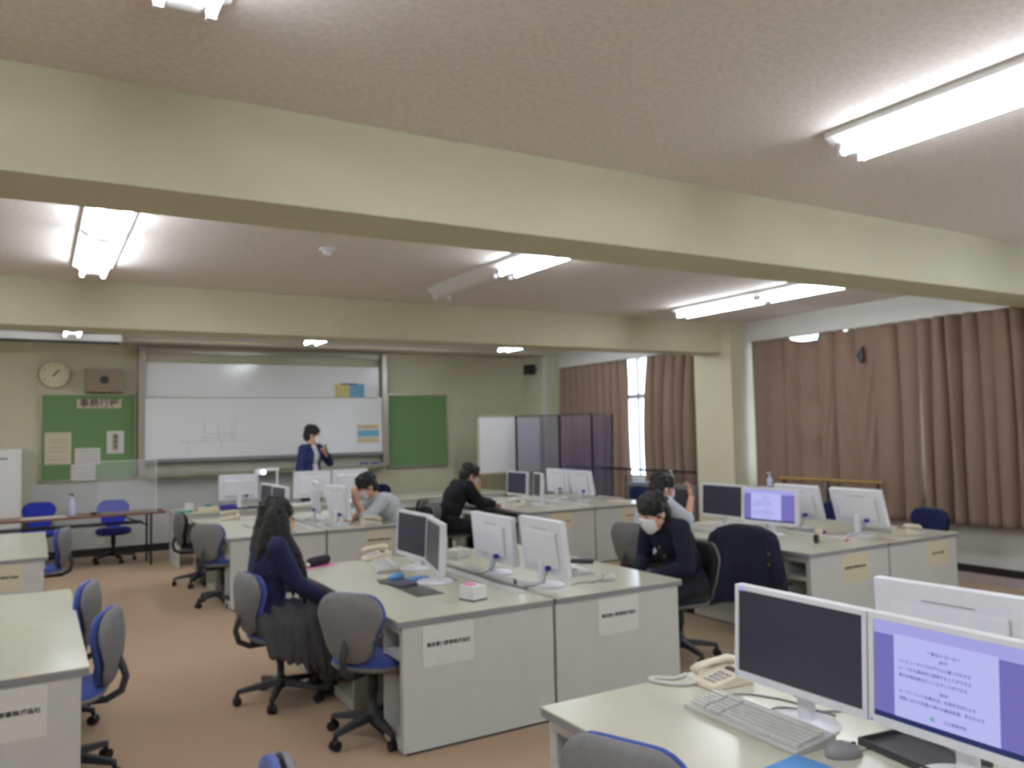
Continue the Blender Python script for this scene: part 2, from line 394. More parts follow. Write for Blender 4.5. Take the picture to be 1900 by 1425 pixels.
def sheet(px0, py0, px1, py1, y, m, label, cat='paper', txt=None, group=None, name='paper_notice', vertical=False, tsize=.05, tm=None):
    x0,x1,z0,z1 = rect(px0,py0,px1,py1,y)
    t = thing(name, label, cat, ((x0+x1)/2, y, (z0+z1)/2), 0, group)
    obj('sheet', MB().box(-(x1-x0)/2, (x1-x0)/2, -.002, .002, -(z1-z0)/2, (z1-z0)/2), m, t)
    if txt:
        body = '\n'.join(txt) if vertical else txt
        text_mesh('lettering', body, tsize, tm or M_ink, t, basis((0,-.004,0), (1,0,0), (0,-1,0)), .015)
    return t, x1-x0, z1-z0
yb = 13.155
sheet(143, 740, 225, 757, yb, M_papery, 'long yellowed banner of brush lettering at the top of the green board', 'banner', '事務行程', name='lettered_banner', tsize=.13)
t, W, H = sheet(83, 803, 132, 861, yb, M_papery, 'cream poster with faint lines low on the left green board', 'poster', name='cream_poster')
for k, q in enumerate((.28,.18,.02,-.1,-.34)): obj('printed_line', MB().box(-W*.32, W*(.3 if k%2 else .38), -.004, -.002, H*q, H*q+.006), mat('brown_print', (150,136,110), .8, noise_amt=.05), t)
t, W, H = sheet(198, 800, 230, 841, yb, M_paper, 'small white framed notice with vertical black lettering on green board', 'notice', '電算室', vertical=True, tsize=.075)
obj('yellow_panel', MB().box(-W*.2, W*.2, -.003, -.002, -H*.42, H*.42), M_papery, t)
t, W, H = sheet(139, 832, 186, 861, yb, M_paper, 'white printed table sheet, upper of two overlapping at the board bottom', 'notice')
for q in (.3,.1,-.1,-.3): obj('printed_line', MB().box(-W*.4, W*.4, -.004, -.002, H*q, H*q+.004), M_edge, t)
t, W, H = sheet(131, 862, 178, 891, yb-.006, M_paper, 'white sheet with cream edge hanging below the green board', 'notice')
for q in (.25,0,-.25): obj('printed_line', MB().box(-W*.35, W*.4, -.004, -.002, H*q, H*q+.004), M_edge, t)
obj('cream_margin', MB().box(-W*.5, -W*.42, -.004, -.002, -H*.5, H*.5), M_papery, t)
t, W, H = sheet(621, 712, 676, 738, 13.10, M_yprint, 'yellow and pale blue chart stuck on the upper whiteboard panel', 'chart', name='wall_chart')
obj('blue_half', MB().box(0, W/2, -.004, -.002, -H/2, H/2), M_bprint, t)
obj('blue_heading', MB().box(-W*.3, W*.28, -.006, -.002, H*.42, H*.52), M_bplug, t)
for q in (-.42,-.3,-.18,-.06,.14,.26,.38): obj('column_line', MB().box(W*q, W*q+.008, -.006, -.004, -H*.45, H*.3), M_edge, t)
t, W, H = sheet(664, 788, 703, 820, 13.035, M_orange, 'cream and orange chart with a blue middle band on lower whiteboard panel', 'chart', name='wall_chart')
obj('blue_band', MB().box(-W/2, W/2, -.004, -.002, -H*.17, H*.17), M_bprint, t)
obj('cream_band', MB().box(-W/2, W/2, -.004, -.002, -H*.26, -H*.17).box(-W/2, W/2, -.004, -.002, H*.17, H*.27), M_paper, t)
obj('printed_line', MB().box(-W*.3, W*.3, -.004, -.002, H*.36, H*.39), M_edge, t)
for px, lb in ((676,'blue board eraser on the tray, left of the pair'), (696,'blue board eraser on the tray nearest the right post')):
    q = at(px, 862, y=12.99)
    e = thing('board_eraser', lb, 'eraser', (q.x, 12.99, ztray+.025), 0, 'erasers on the whiteboard tray')
    obj('pad', MB().box(-.07,.07,-.025,.025,0,.02), M_ink, e); obj('grip', MB().box(-.07,.07,-.025,.025,.02,.045), M_bplug, e, .006)
# clock
q = at(101, 695, y=YW-.04); rr = .199
t = thing('wall_clock', 'round cream faced wall clock above the green board', 'clock', (q.x, YW, q.z))
rim = MB(); n = 40
rim.rings([[(r*cos(2*pi*k/n), yy, r*sin(2*pi*k/n)) for k in range(n)] for r, yy in ((rr,0),(rr,-.05),(rr-.012,-.055),(rr-.02,-.04))])
obj('rim', rim, M_panin, t, smooth=False)
obj('face', MB().rings([[(r*cos(2*pi*k/n), yy, r*sin(2*pi*k/n)) for k in range(n)] for r, yy in ((rr-.018,-.03),(rr-.018,-.042))]), mat('cream_clock_face', (216,212,176), .5, noise_amt=.01), t)
for h in range(1, 13):
    a = pi/2 - h*pi/6
    text_mesh('numeral', str(h), .038, M_ink, t, basis((.142*cos(a), -.045, .142*sin(a)), (1,0,0), (0,-1,0)))
for a, L, wd, nm in ((pi/2-radians(38), .085, .010, 'hour_hand'), (pi/2-radians(46), .11, .007, 'minute_hand')):
    d = Vector((cos(a),0,sin(a))); nn = Vector((-sin(a),0,cos(a)))*wd
    c = Vector((0,-.047,0)); obj(nm, MB().add([c-d*.03-nn, c+d*L-nn*.4, c+d*L+nn*.4, c-d*.03+nn], [(0,1,2,3)]), M_ink, t)
# wooden speaker box
x0,x1,z0,z1 = rect(159, 684, 228, 727, 13.0)
t = thing('wall_speaker', 'tan wooden loudspeaker box with round grille on the wall beside clock', 'loudspeaker', ((x0+x1)/2, YW, z0))
hw = (x1-x0)/2; H = z1-z0
obj('cabinet', MB().box(-hw,hw,-.2,0,0,H), M_tan, t, .006)
n = 24
obj('grille', MB().rings([[(.06*cos(2*pi*k/n), yy, H*.53+.06*sin(2*pi*k/n)) for k in range(n)] for yy in (-.206,-.199)]), M_dgrey, t)
# black corner speaker
q = at(983, 685, x=7.85)
t = thing('wall_speaker', 'small black loudspeaker on a bracket near the corner pillar', 'loudspeaker', (7.9, 12.75, q.z))
obj('cabinet', MB().prism([(-.07,-.08),(.08,-.1),(.09,.08),(-.06,.1)], -.09, .09, 'z'), M_black, t, .01)
obj('bracket', MB().tube([(.06,.0,0),(.17,-.02,0)], .012), M_dgrey, t)
# trunking beside the corner pillar
tag(obj('cable_trunking', MB().box(8.02, 8.06, 12.42, 12.50, 1.0, 3.02), M_wallw), 'white vertical cable trunking on the corner pillar', 'trunking')
# projection screen case
a = at(226, 630, y=11.9)
t = thing('screen_case', 'long white roll up projection screen case hanging at the left ceiling', 'projection screen', (a.x, 11.9, a.z-.04))
obj('case', MB().box(-2.4, 0, -.06, .06, 0, .1), M_steel, t, .01)
obj('screen_bar', MB().box(-2.36, -.04, -.02, .02, -.025, 0), M_black, t)
for xx in (-2.2, -.2): obj('hanger', MB().box(xx-.015, xx+.015, -.01, .01, .1, ZC-a.z+.04), M_alu, t)
# ceiling conduit over the whiteboard
tag(obj('ceiling_conduit', MB().box(XL, 8.0, 12.3, 12.36, ZC-.05, ZC), M_wall), 'thin conduit crossing the ceiling above the whiteboard', 'conduit')

# ------------------------------------------------------------------ desks
def make_desk(label, loc, flip, L=2.08, D=.97, H=.70, group='cream two seat computer desks in back to back pairs', inlay=False):
    """local: seats on the -x side, y from 0 to L"""
    t = thing('computer_desk', label, 'desk', loc, 0, group)
    sx = -1 if flip else 1
    def bx(a, x0, x1, y0, y1, z0, z1):
        X0, X1 = sorted((x0*sx, x1*sx)); a.box(X0, X1, y0, y1, z0, z1); return a
    obj('desk_top', bx(MB(), 0, D, 0, L, H-.006, H), M_lam, t)
    obj('edge_band', bx(MB(), 0, D, 0, L, H-.034, H-.006), M_edge, t)
    obj('end_panel', bx(MB(), .03, D, .01, .035, .015, H-.034), M_pan, t)
    obj('end_panel', bx(MB(), .03, D, L-.035, L-.01, .015, H-.034), M_pan, t)
    obj('plinth', bx(MB(), .05, D-.02, .02, L-.02, 0, .015), M_black, t)
    obj('back_panel', bx(MB(), D-.03, D-.005, .035, L-.035, .015, H-.034), M_pan, t)
    for y0, y1 in ((.035, .29), (L-.29, L-.035)):
        c = MB(); bx(c, .03,.36,y0,y0+.02,.015,H-.034); bx(c,.03,.36,y1-.02,y1,.015,H-.034); bx(c,.03,.36,y0+.02,y1-.02,.015,.075)
        bx(c,.03,.36,y0+.02,y1-.02,.48,.51); bx(c,.03,.36,y0+.02,y1-.02,.62,H-.034); bx(c,.34,.36,y0+.02,y1-.02,.075,.62)
        obj('pedestal', c, M_pan, t)
    c = MB(); y0, y1 = L/2-.255, L/2+.255
    bx(c,.03,D-.03,y0,y0+.02,.015,H-.034); bx(c,.03,D-.03,y1-.02,y1,.015,H-.034); bx(c,.03,D-.03,y0+.02,y1-.02,.015,.075)
    obj('computer_bay', c, M_panin, t)
    for y0, y1 in ((.29, L/2-.255), (L/2+.255, L-.29)):
        obj('pull_out_tray', bx(bx(MB(), .02,.40,y0+.01,y1-.01,.575,.59), .015,.03,y0+.01,y1-.01,.555,.60), M_pan, t)
    obj('cable_cover', bx(MB(), D-.11, D-.02, .25, L-.1, H, H+.005), M_gkey, t)
    if inlay: obj('writing_mat', bx(MB(), .34, .52, .52, 1.2, H, H+.002), mat('dark_desk_inlay', (92,92,88), .2, noise_amt=.05), t)
    return t
def pair(x, y, lab, L=2.08):
    make_desk(lab+', left desk of the pair', (x, y, 0), False, L, inlay=(abs(y-3.99) < .01))
    make_desk(lab+', right desk of the pair', (x+1.96, y, 0), True, L)
pair(1.635, 3.99, 'cream computer desk in the middle with taped paper signs')
pair(1.60, 8.16, 'cream computer desk behind the girl, below the whiteboard')
pair(5.05, 4.19, 'cream computer desk beside the near curtains')
pair(5.06, 8.24, 'cream computer desk in front of the dark partition')
pair(1.56, .41, 'cream computer desk nearest the camera at lower right')
make_desk('cream computer desk cut by the left frame edge, nearest of the two', (.21, 4.02, 0), True, 2.14)
make_desk('cream computer desk at the left edge, further from the camera', (.10, 7.98, 0), True, 2.14)
# paper signs taped to desk ends
def sign(x, y, z, txt, m, label, w_=.305, h_=.215, fs=.0262):
    t = thing('paper_sign', label, 'sign', (x, y-.002, z), 0, 'paper signs taped to desk ends')
    obj('sheet', MB().box(-w_/2, w_/2, -.001, .001, -h_/2, h_/2), m, t)
    text_mesh('lettering', txt, fs, M_ink, t, basis((0,-.003,.004), (1,0,0), (0,-1,0)), .02)
    return t
TX = '東京第八商事株式会社'
sign(1.93, 4.0, .547, TX, M_paper, 'white paper sign on the left end of the middle desk pair')
sign(3.085, 4.0, .544, TX, M_paper, 'white paper sign on the right end of the middle desk pair')
sign(5.60, 4.2, .54, '東京第六商事株式会社', M_papery, 'yellowish paper sign on the left desk end near the curtains')
sign(6.70, 4.2, .545, '東京 第七商事', M_papery, 'yellowish paper sign on the right desk end near the curtains')
sign(2.1, 8.17, .55, '東京第三商事', M_papery, 'yellowish paper sign behind the girl, left desk end below whiteboard')
sign(3.15, 8.17, .55, '東京第三商事株式会社', M_papery, 'yellowish paper sign right of the dark desk gap below whiteboard')
sign(5.53, 8.25, .55, '東京第四商事株式会社', M_papery, 'yellowish paper sign on the desk end behind the white monitor backs')
sign(6.6, 8.25, .55, '東京第五商事', M_papery, 'yellowish paper sign on the desk end beside the seated boys')
sign(-.10, 4.03, .545, TX, M_paper, 'white paper sign cut off at lower left frame edge')
sign(-.24, 7.99, .545, TX, M_papery, 'paper sign on the further desk at the left frame edge')

# ------------------------------------------------------------------ front row of plain desks and folding table
def plain_desk(x0, x1, y0, y1, label, m=M_lam):
    t = thing('counter_desk', label, 'desk', (x0, y0, 0), 0, 'plain cream desks along the front')
    W, D = x1-x0, y1-y0
    obj('desk_top', MB().box(0,W,0,D,.672,.70), m, t, .003)
    obj('apron', MB().box(.04,W-.04,.02,.04,.56,.672), M_pan, t)
    obj('side_panel', MB().box(.02,.05,.03,D-.03,0,.672), M_pan, t)
    obj('side_panel', MB().box(W-.05,W-.02,.03,D-.03,0,.672), M_pan, t)
    obj('back_panel', MB().box(.05,W-.05,D-.06,D-.04,.1,.672), M_panin, t)
    return t
plain_desk(1.56, 3.36, 11.2, 11.95, 'cream teacher desk carrying the document camera and clutter')
plain_desk(3.38, 4.98, 11.2, 11.95, 'cream front desk carrying two monitors before the standing man')
plain_desk(5.0, 6.5, 11.3, 12.0, 'cream front desk carrying the cardboard box')
t = thing('folding_table', 'brown topped folding table with black legs in front of blue chairs', 'table', (-.35, 12.0, 0), radians(1.5))
obj('table_top', MB().box(-2.2, 1.86, -.3, .22, .672, .70), M_brown, t, .004)
obj('under_shelf', MB().box(-1.9, 1.6, -.18, .15, .55, .565), M_black, t)
for x in (-2.0, 1.68):
    for y in (-.24, .16):
        obj('leg', MB().tube([(x,y,.67),(x,y,.0)], .014), M_black, t)
    obj('brace', MB().tube([(x,-.24,.12),(x,.16,.12)], .01), M_black, t)
    obj('fold_strut', MB().tube([(x,0,.5),(x-.35,0,.66)], .01), M_black, t)

# ------------------------------------------------------------------ chairs
def rounded(w0, w1, h, r, n=6, zb=0):
    """rounded trapezoid outline (bottom width w0, top width w1)"""
    out = []
    for cx, cz, a0 in ((w1/2-r, h-r, 0), (-w1/2+r, h-r, 90), (-w0/2+r, r, 180), (w0/2-r, r, 270)):
        for k in range(n+1):
            a = radians(a0+90*k/n); out.append((cx+r*cos(a), zb+cz+r*sin(a)))
    return out
def pad(outline, x_of, th, inset=.012, rings=3):
    """cushion standing in the y-z plane, curved by x_of(y, z)"""
    cyz = (sum(p[0] for p in outline)/len(outline), sum(p[1] for p in outline)/len(outline))
    def ring(s, off): 
        o = []
        for y, z in outline:
            yy = cyz[0]+(y-cyz[0])*s; zz = cyz[1]+(z-cyz[1])*s; o.append((x_of(yy,zz)+off, yy, zz))
        return o
    mb = MB(); rr = []
    for s, off in ((.05,-th),(.5,-th),(.85,-th*.93),(.97,-th*.7),(1,-th*.35),(1,0),(.96,th*.15),(.5,th*.1),(.05,th*.1)): rr.append(ring(s, off))
    return mb.rings(rr)
def make_chair(variant, label):
    """faces +x; origin on the floor under the seat column"""
    fab, shell, frame = {'blue': (M_blue, M_shell, M_dgrey), 'bright': (M_bblue, M_black, M_black), 'navy': (M_navych, M_dgrey, M_black),
                         'grey': (M_blk, mat('mid_grey_chair_shell', (104,102,100), .55, noise_amt=.04), M_dgrey)}[variant]
    t = thing('office_chair', label, 'chair')
    # seat cushion: superellipse disc
    n = 28; rr = []
    for s, z in ((.05,.47),(.55,.47),(.85,.462),(.97,.445),(1,.425),(.97,.41),(.05,.41)):
        ring = []
        for k in range(n):
            a = 2*pi*k/n; c, q = cos(a), sin(a)
            ring.append((.02+.215*s*math.copysign(abs(c)**.8,c), .225*s*math.copysign(abs(q)**.8,q), z - (.02*max(0,c)*s)))
        rr.append(ring)
    obj('seat', MB().rings(rr), fab, t, smooth=True)
    rr = []
    for s, z in ((1.0,.425),(1.02,.415),(.95,.395),(.5,.38),(.1,.38)):
        rr.append([(.02+.215*s*math.copysign(abs(cos(2*pi*k/n))**.8,cos(2*pi*k/n)), .225*s*math.copysign(abs(sin(2*pi*k/n))**.8,sin(2*pi*k/n)), z-.02*max(0,cos(2*pi*k/n))*s) for k in range(n)])
    obj('seat_shell', MB().rings(rr), shell, t, smooth=True)
    ol = rounded(.30, .41, .37, .12, zb=.455)
    cur = lambda y, z: -.235 - .10*(z-.46) + 1.0*y*y + .9*(z-.62)**2
    def grow(o, k):
        cz = .64; return [(y*k, cz+(z-cz)*k) for y, z in o]
    fr = pad(ol, lambda y,z: cur(y,z)+.045, .0); 
    obj('backrest', pad(ol, lambda y,z: cur(y,z)+.022, -.035), fab, t, smooth=True)
    obj('back_shell', pad(grow(ol,1.02), lambda y,z: cur(y,z), .022), shell, t, smooth=True)
    obj('back_support', MB().tube([(-.235,0,.62),(-.275,0,.53),(-.29,0,.48),(-.27,0,.41),(-.2,0,.372),(-.05,0,.37)], [.02,.019,.018,.018,.018,.02], 8), frame, t, smooth=True)
    obj('gas_column', MB().lathe([(.03,.37),(.03,.24),(.022,.24),(.022,.15),(.032,.15),(.034,.08)], n=14), frame, t, smooth=True)
    obj('lever', MB().tube([(0,-.05,.365),(.02,-.2,.355)], .007), frame, t)
    for k in range(5):
        a = 2*pi*k/5 + .35; d = Vector((cos(a), sin(a), 0)); e = Vector((-sin(a), cos(a), 0))
        lg = MB(); r_ = []
        for q, z, wd, hh in ((.02,.115,.028,.022),(.15,.10,.022,.018),(.27,.082,.016,.013)):
            c = d*q + Vector((0,0,z)); r_.append([c-e*wd-Vector((0,0,hh)), c+e*wd-Vector((0,0,hh)), c+e*wd*.8+Vector((0,0,hh)), c-e*wd*.8+Vector((0,0,hh))])
        l = obj('base_arm', lg.rings(r_), frame, t, .004)
        c = d*.265; cw = MB()
        for s in (-1,1):
            m_ = c + e*s*.014
            cw.rings([[m_ + e*s2*.010 + d*(.027*cos(2*pi*j/14)) + Vector((0,0,.027+.027*sin(2*pi*j/14))) for j in range(14)] for s2 in (-1,1)])
        cw.box(c.x-.01,c.x+.01,c.y-.01,c.y+.01,.03,.075)
        obj('caster', cw, M_black, l)
    return t
PROTO = {}
CG = {'blue': 'blue office chairs with grey shells', 'bright': 'bright blue chairs behind the folding table', 'navy': 'navy office chairs', 'grey': 'dark office chairs with grey shells'}
def chair(variant, x, y, rz, label):
    if variant not in PROTO:
        c = make_chair(variant, label); PROTO[variant] = c; c['group'] = CG[variant]
        c.location = (x, y, 0); c.rotation_euler = (0,0,radians(rz)); return c
    return copy_tree(PROTO[variant], (x, y, 0), radians(rz), label, CG[variant])
chair('blue', 1.365, 5.30, 8, 'blue and grey office chair the girl in the navy blazer sits on')
chair('blue', 1.64, 4.38, 36, 'blue and grey office chair pushed under the middle desk beside the girl')
chair('blue', .13, 4.70, 163, 'blue office chair at the lower left desk, nearest the camera of two')
chair('blue', .08, 5.62, 166, 'blue office chair at the lower left desk, second from the camera')
chair('blue', .04, 9.15, 164, 'blue and grey chair at the further left edge desk')
chair('blue', 1.60, 1.90, 22, 'blue and grey chair at the lower right desk with keyboard')
chair('blue', .35, 2.20, 172, 'blue chair whose rounded top just enters the bottom frame edge')
chair('grey', 1.63, 9.90, 5, 'dark grey office chair at the desk below the whiteboard, further one')
chair('blue', 1.64, 8.60, 36, 'grey office chair with blue seat behind the girl, nearer one')
chair('grey', 4.15, 9.75, 140, 'dark chair seen low between the leaning person and the dark figure')
chair('grey', 4.08, 4.56, 168, 'dark chair the boy in the navy jacket sits on')
chair('grey', 4.82, 5.84, 8, 'grey office chair left of the boy in navy, used by hand-raising person')
chair('grey', 3.70, 8.62, 176, 'black chair the leaning person in pale grey shirt sits on')
chair('grey', 4.42, 9.06, 0, 'dark chair the black clothed person sits on')
chair('grey', 5.13, 4.68, 8, 'chair draped with the dark navy jacket')
chair('bright', .03, 12.78, -95, 'bright blue chair behind the brown table, left one by the bottle')
chair('bright', .93, 12.42, -93, 'bright blue chair behind the brown table, nearer its right end')
chair('navy', 4.95, 12.62, -90, 'navy chair whose back top shows behind the front desk')
chair('navy', 7.40, 9.25, 182, 'navy chair top showing beside the bright window gap')
chair('navy', 7.36, 5.85, 184, 'navy chair partly hidden between the white monitor backs')
chair('navy', 7.42, 4.85, 176, 'navy chair at the near curtains behind the right desks')
# tag hanging from the bright chair
tag(obj('paper_tag', MB().box(-.05,.05,-.002,.002,-.09,0).box(-.002,.002,-.001,.001,0,.16), M_paper), 'white paper tag hanging under the right bright blue chair', 'tag').location = (.76, 12.16, .38)

# ------------------------------------------------------------------ monitors
def monitor(x, y, face, label, screen='off', w_=.52, h_=.325, zc=.955, tilt=3, group='white flat monitors', zbase=.70, back=True, base=True):
    """face = direction the screen looks at, degrees"""
    t = thing('monitor', label, 'monitor', (x, y, zbase), radians(face), group)
    z0 = zc - zbase - h_/2; z1 = z0 + h_; hw = w_/2; b = .018
    # local +x = towards the viewer of the screen
    fr = MB(); fr.box(-.03,.005,-hw,hw,z0,z1)
    obj('casing', fr, M_wplas, t, .005)
    obj('bezel', MB().box(.0052,.012,-hw+.002,hw-.002,z0+.002,z0+b*1.5).box(.0052,.012,-hw+.002,hw-.002,z1-b,z1-.002).box(.0052,.012,-hw+.002,-hw+b,z0+b*1.5,z1-b).box(.0052,.012,hw-b,hw-.002,z0+b*1.5,z1-b), M_wplas, t)
    obj('back_bulge', MB().prism([(-.2,z0+.05),(.2,z0+.05),(.2,z1-.07),(-.2,z1-.07)], -.048, -.03, 'x'), M_wplas, t, .01)
    sm = M_off if screen == 'off' else M_scr
    s = obj('screen', MB().box(.005,.007,-hw+b,hw-b,z0+b*1.5,z1-b), sm, t)
    sw, sh = w_-2*b, h_-2.5*b; s0 = z0+b*1.5; s1 = z1-b
    if screen in ('page', 'pagefull'):
        X = .0078
        ps = -.035
        def pan(nm, ya, yb_, za, zb_, m, k=0): return obj(nm, MB().box(X-.0006, X+k*.0003, ya, yb_, za, zb_), m, s)
        pan('toolbar', -hw+b, hw-b, s1-sh*.14, s1, M_scrt)
        pan('task_bar', -hw+b, hw-b, s0, s0+sh*.055, M_scrk)
        pan('page', -sw*.30+ps, sw*.30+ps, s0+sh*.055, s1-sh*.12, M_scrp, 1)
        def tx(body, yc, zc_, sz, al='CENTER'): text_mesh('screen_text', body, sz, M_scrx, s, basis((X+.001, yc+ps, zc_), (0,1,0), (1,0,0)), .01, al)
        L = [('～本日のゴール～', 0, .88, .0125), ('（前半）', 0, .80, .0105)]
        for body, yc, q, sz in L: tx(body, yc, s0+sh*(.055+.80*q), sz)
        for body, q in (('コンピュータとプログラムの違いがわかる',.71), ('ループ文を具体的に説明することができる',.62), ('電子計算処理を使いこなすことができる',.53)): tx(body, -sw*.27, s0+sh*(.055+.80*q), .0112, 'LEFT')
        tx('（後半）', 0, s0+sh*(.055+.8*.41), .0105)
        for body, q in (('ループについて計算方法、応用方法がわかる',.33), ('実際における処理の流れを繰返処理、手がわかる',.24)): tx(body, -sw*.27, s0+sh*(.055+.80*q), .0112, 'LEFT')
        tx('公立高等学校', .03, s0+sh*(.055+.8*.09), .0105)
        obj('green_mark', MB().rings([[(X+d, ps-.035+.007*cos(k*pi/8), s0+sh*(.055+.8*.09)+.007*sin(k*pi/8)) for k in range(16)] for d in (0,.0008)]), M_scrg, s)
    obj('power_light', MB().box(.012,.0135, -hw+.008, -hw+.014, z0+.008, z0+.014), M_sky, t)
    obj('brand_mark', MB().box(-.0315,-.0300,-.09,.09,z1-.062,z1-.058), M_edge, t)
    pv = Vector((0,0,(z0+z1)/2)); TM = Matrix.Translation(pv) @ Matrix.Rotation(radians(-tilt),4,'Y') @ Matrix.Translation(-pv)
    def tl(o):
        o.data.transform(TM)
        for c in [q for q in bpy.data.objects if q.parent == o]: tl(c)
    for c in [q for q in bpy.data.objects if q.parent == t]: tl(c)
    if base:
        obj('neck', MB().box(-.045,-.015,-.028,.028,.01,z0+.09), M_wplas, t, .006)
        obj('stand_base', MB().lathe([(.002,0),(.118,0),(.122,.006),(.112,.014),(.04,.018),(.002,.018)], n=32), M_wplas, t, smooth=True)
        obj('cable_plug', MB().box(-.062,-.03,-.115,-.085,z0+.035,z0+.065), M_bplug, t, .004)
        obj('cable', MB().tube([(-.05,-.10,z0+.04),(-.07,-.09,z0-.03),(-.11,-.04,.02),(-.15,.02,.006)], .004), M_edge, t)
    return t
# lower right, nearest the camera
m_ = monitor(2.17, 1.86, 180, 'large white monitor with dark screen at lower right above keyboard', 'off', .535, .325, .957)
obj('blue_sticker', MB().box(.0118,.0128,-.238,-.218,.402,.416), M_scrt, m_)['label'] = 'small lilac sticker on the top left of the bezel'
monitor(2.17, 1.322, 180, 'large white monitor showing mauve text page at lower right corner', 'page', .535, .325, .957)
monitor(2.72, 1.66, 4, 'white monitor back at the right frame edge, nearest the camera', w_=.535, zc=.957)
# middle pair
monitor(2.36, 5.45, 180, 'white monitor with dark screen on the middle desk, left of two', w_=.56, zc=.945)
monitor(2.26, 4.88, 165, 'white monitor with dark screen on the middle desk, angled away more', w_=.54, zc=.945)
monitor(2.75, 4.93, -2, 'white monitor back on the middle desk, left of the two backs', w_=.60, zc=.945, tilt=5)
monitor(2.79, 4.35, -2, 'white monitor back on the middle desk, right and brightest of two backs', w_=.52, zc=.95, h_=.35, tilt=7)
# near curtains
monitor(5.74, 5.76, 179, 'white monitor with dark screen left of the mauve one near pillar', w_=.56)
monitor(5.66, 5.10, 184, 'white monitor showing mauve page beside the dark navy jacket', 'page', w_=.58)
monitor(6.20, 5.22, -3, 'white monitor back behind the mauve screen near curtains', w_=.52, tilt=14)
monitor(6.20, 4.58, -2, 'white monitor back nearest the navy chair at the right desks', w_=.52, tilt=16)
# in front of the partition
monitor(5.66, 9.50, 182, 'white monitor with black screen right of the person in black', w_=.50)
monitor(5.66, 8.98, 160, 'white monitor turned nearly edge on beside the black screen', w_=.44)
monitor(6.42, 9.62, 0, 'white monitor back before the dark partition, left of two', w_=.54)
monitor(6.40, 9.02, -3, 'white monitor back before the dark partition, right of two', w_=.54, tilt=10)
# below the whiteboard
monitor(2.34, 9.62, 186, 'small dark screened monitor above the girl, left of two', w_=.48)
monitor(2.34, 9.12, 184, 'small dark screened monitor above the girl, right of two', w_=.48)
monitor(2.80, 9.2, -11, 'white monitor seen almost edge on left of the leaning person', w_=.46, h_=.36, zc=.96)
monitor(2.84, 8.56, 9, 'white monitor back just left of the leaning person', w_=.46, h_=.36, zc=.95, tilt=10)
# front desks, backs to the room
monitor(2.40, 11.5, 90, 'large white monitor back on the teacher desk beside document camera', w_=.52, h_=.34, zc=.985)
monitor(3.38+.04, 11.5, 90, 'white monitor back directly below the standing man', w_=.54, h_=.38, zc=.97)
monitor(3.98, 11.5, 90, 'white monitor back half hidden by the leaning person head', w_=.54, h_=.38, zc=.97)

# ------------------------------------------------------------------ keyboards, mice, phones
def keyboard(x, y, rz, label, m=M_gkey, z=.70):
    t = thing('keyboard', label, 'keyboard', (x, y, z), radians(rz), 'desktop keyboards')
    W, D = .45, .165
    obj('body', MB().prism([(-D/2,.0),(D/2,.0),(D/2,.03),(-D/2,.012)], -W/2, W/2, 'y'), m, t, .003)
    k = MB()
    rowsx = [-.06+.0195*i for i in range(6)]
    for i, xx in enumerate(rowsx):
        zt = .021+.018*(xx+D/2)/D*.9
        yy = -W/2+.012
        gaps = []
        while yy < W/2-.02:
            wd = .017
            if i == 0 and -.12 < yy < -.02: wd = .11
            if abs(yy+wd/2-.085) < .006 or abs(yy+wd/2-.15) < .006: yy += .008; 
            if i == 4 and False: pass
            k.box(xx-.0075, xx+.0075, yy, yy+wd, zt-.008, zt+.002+(.004 if i == 5 else 0)); yy += wd+.0025
    obj('keys', k, mat('pale_key_caps', (218,218,214), .5, noise_amt=.03), t)
    return t
# rz: +x local = away from the typist
kb_ = keyboard(2.05, 1.945, -2, 'large grey keyboard in front of the dark monitor at lower right'); kb_.scale = (1.05, 1.12, 1.1)
keyboard(2.20, 5.62, -14, 'pale keyboard left of the dark screened monitors on middle desk')
keyboard(3.22, 4.72, 172, 'pale grey keyboard behind the bright monitor backs on middle desk')
keyboard(5.42, 5.72, 0, 'pale keyboard in front of the dark screen near the pillar')
keyboard(6.62, 4.62, 180, 'pale keyboard right of the last monitor back near curtains')
keyboard(5.34, 9.2, 0, 'pale keyboard in front of the black screen by the partition')
keyboard(6.85, 9.0, 180, 'pale keyboard at the right end of the partition side desk')
keyboard(2.05, 9.1, 0, 'pale keyboard left of the girl head on the back desk')
keyboard(3.18, 8.42, 160, 'keyboard beside the leaning person elbow')
def mouse(x, y, rz, label, m=M_gkey, z=.70, s=1):
    t = thing('computer_mouse', label, 'mouse', (x, y, z), radians(rz), 'computer mice')
    n = 16; rr = []
    for q, h in ((1,.0),(1.02,.01),(.93,.024),(.7,.034),(.35,.039),(.05,.04)):
        rr.append([(.055*s*q*cos(2*pi*k/n), .031*s*q*sin(2*pi*k/n), h*s*(1-.12*cos(2*pi*k/n))) for k in range(n)])
    obj('body', MB().rings(rr), m, t, smooth=True)
    obj('wheel', MB().box(.025*s,.038*s,-.003,.003,.028*s,.036*s), M_dgrey, t)
    obj('cord', MB().tube([(.055*s,0,.008),(.12,.03,.004),(.2,.0,.004),(.28,.05,.004)], .002, 6), M_dgrey, t)
    return t
M_mg = mat('silver_mouse_plastic', (150,148,152), .3, noise_amt=.02)
mouse(2.075, 1.625, -20, 'silver grey mouse right of the large keyboard at lower right', M_mg, s=1.05)
mouse(3.2, 4.25, 170, 'grey mouse beside the keyboard behind bright monitor backs')
mouse(5.5, 5.3, 0, 'grey mouse in front of the mauve screen near curtains')
t = thing('tray', 'dark grey open tray behind the silver mouse at lower right', 'tray', (2.27, 1.50, .70), radians(-8))
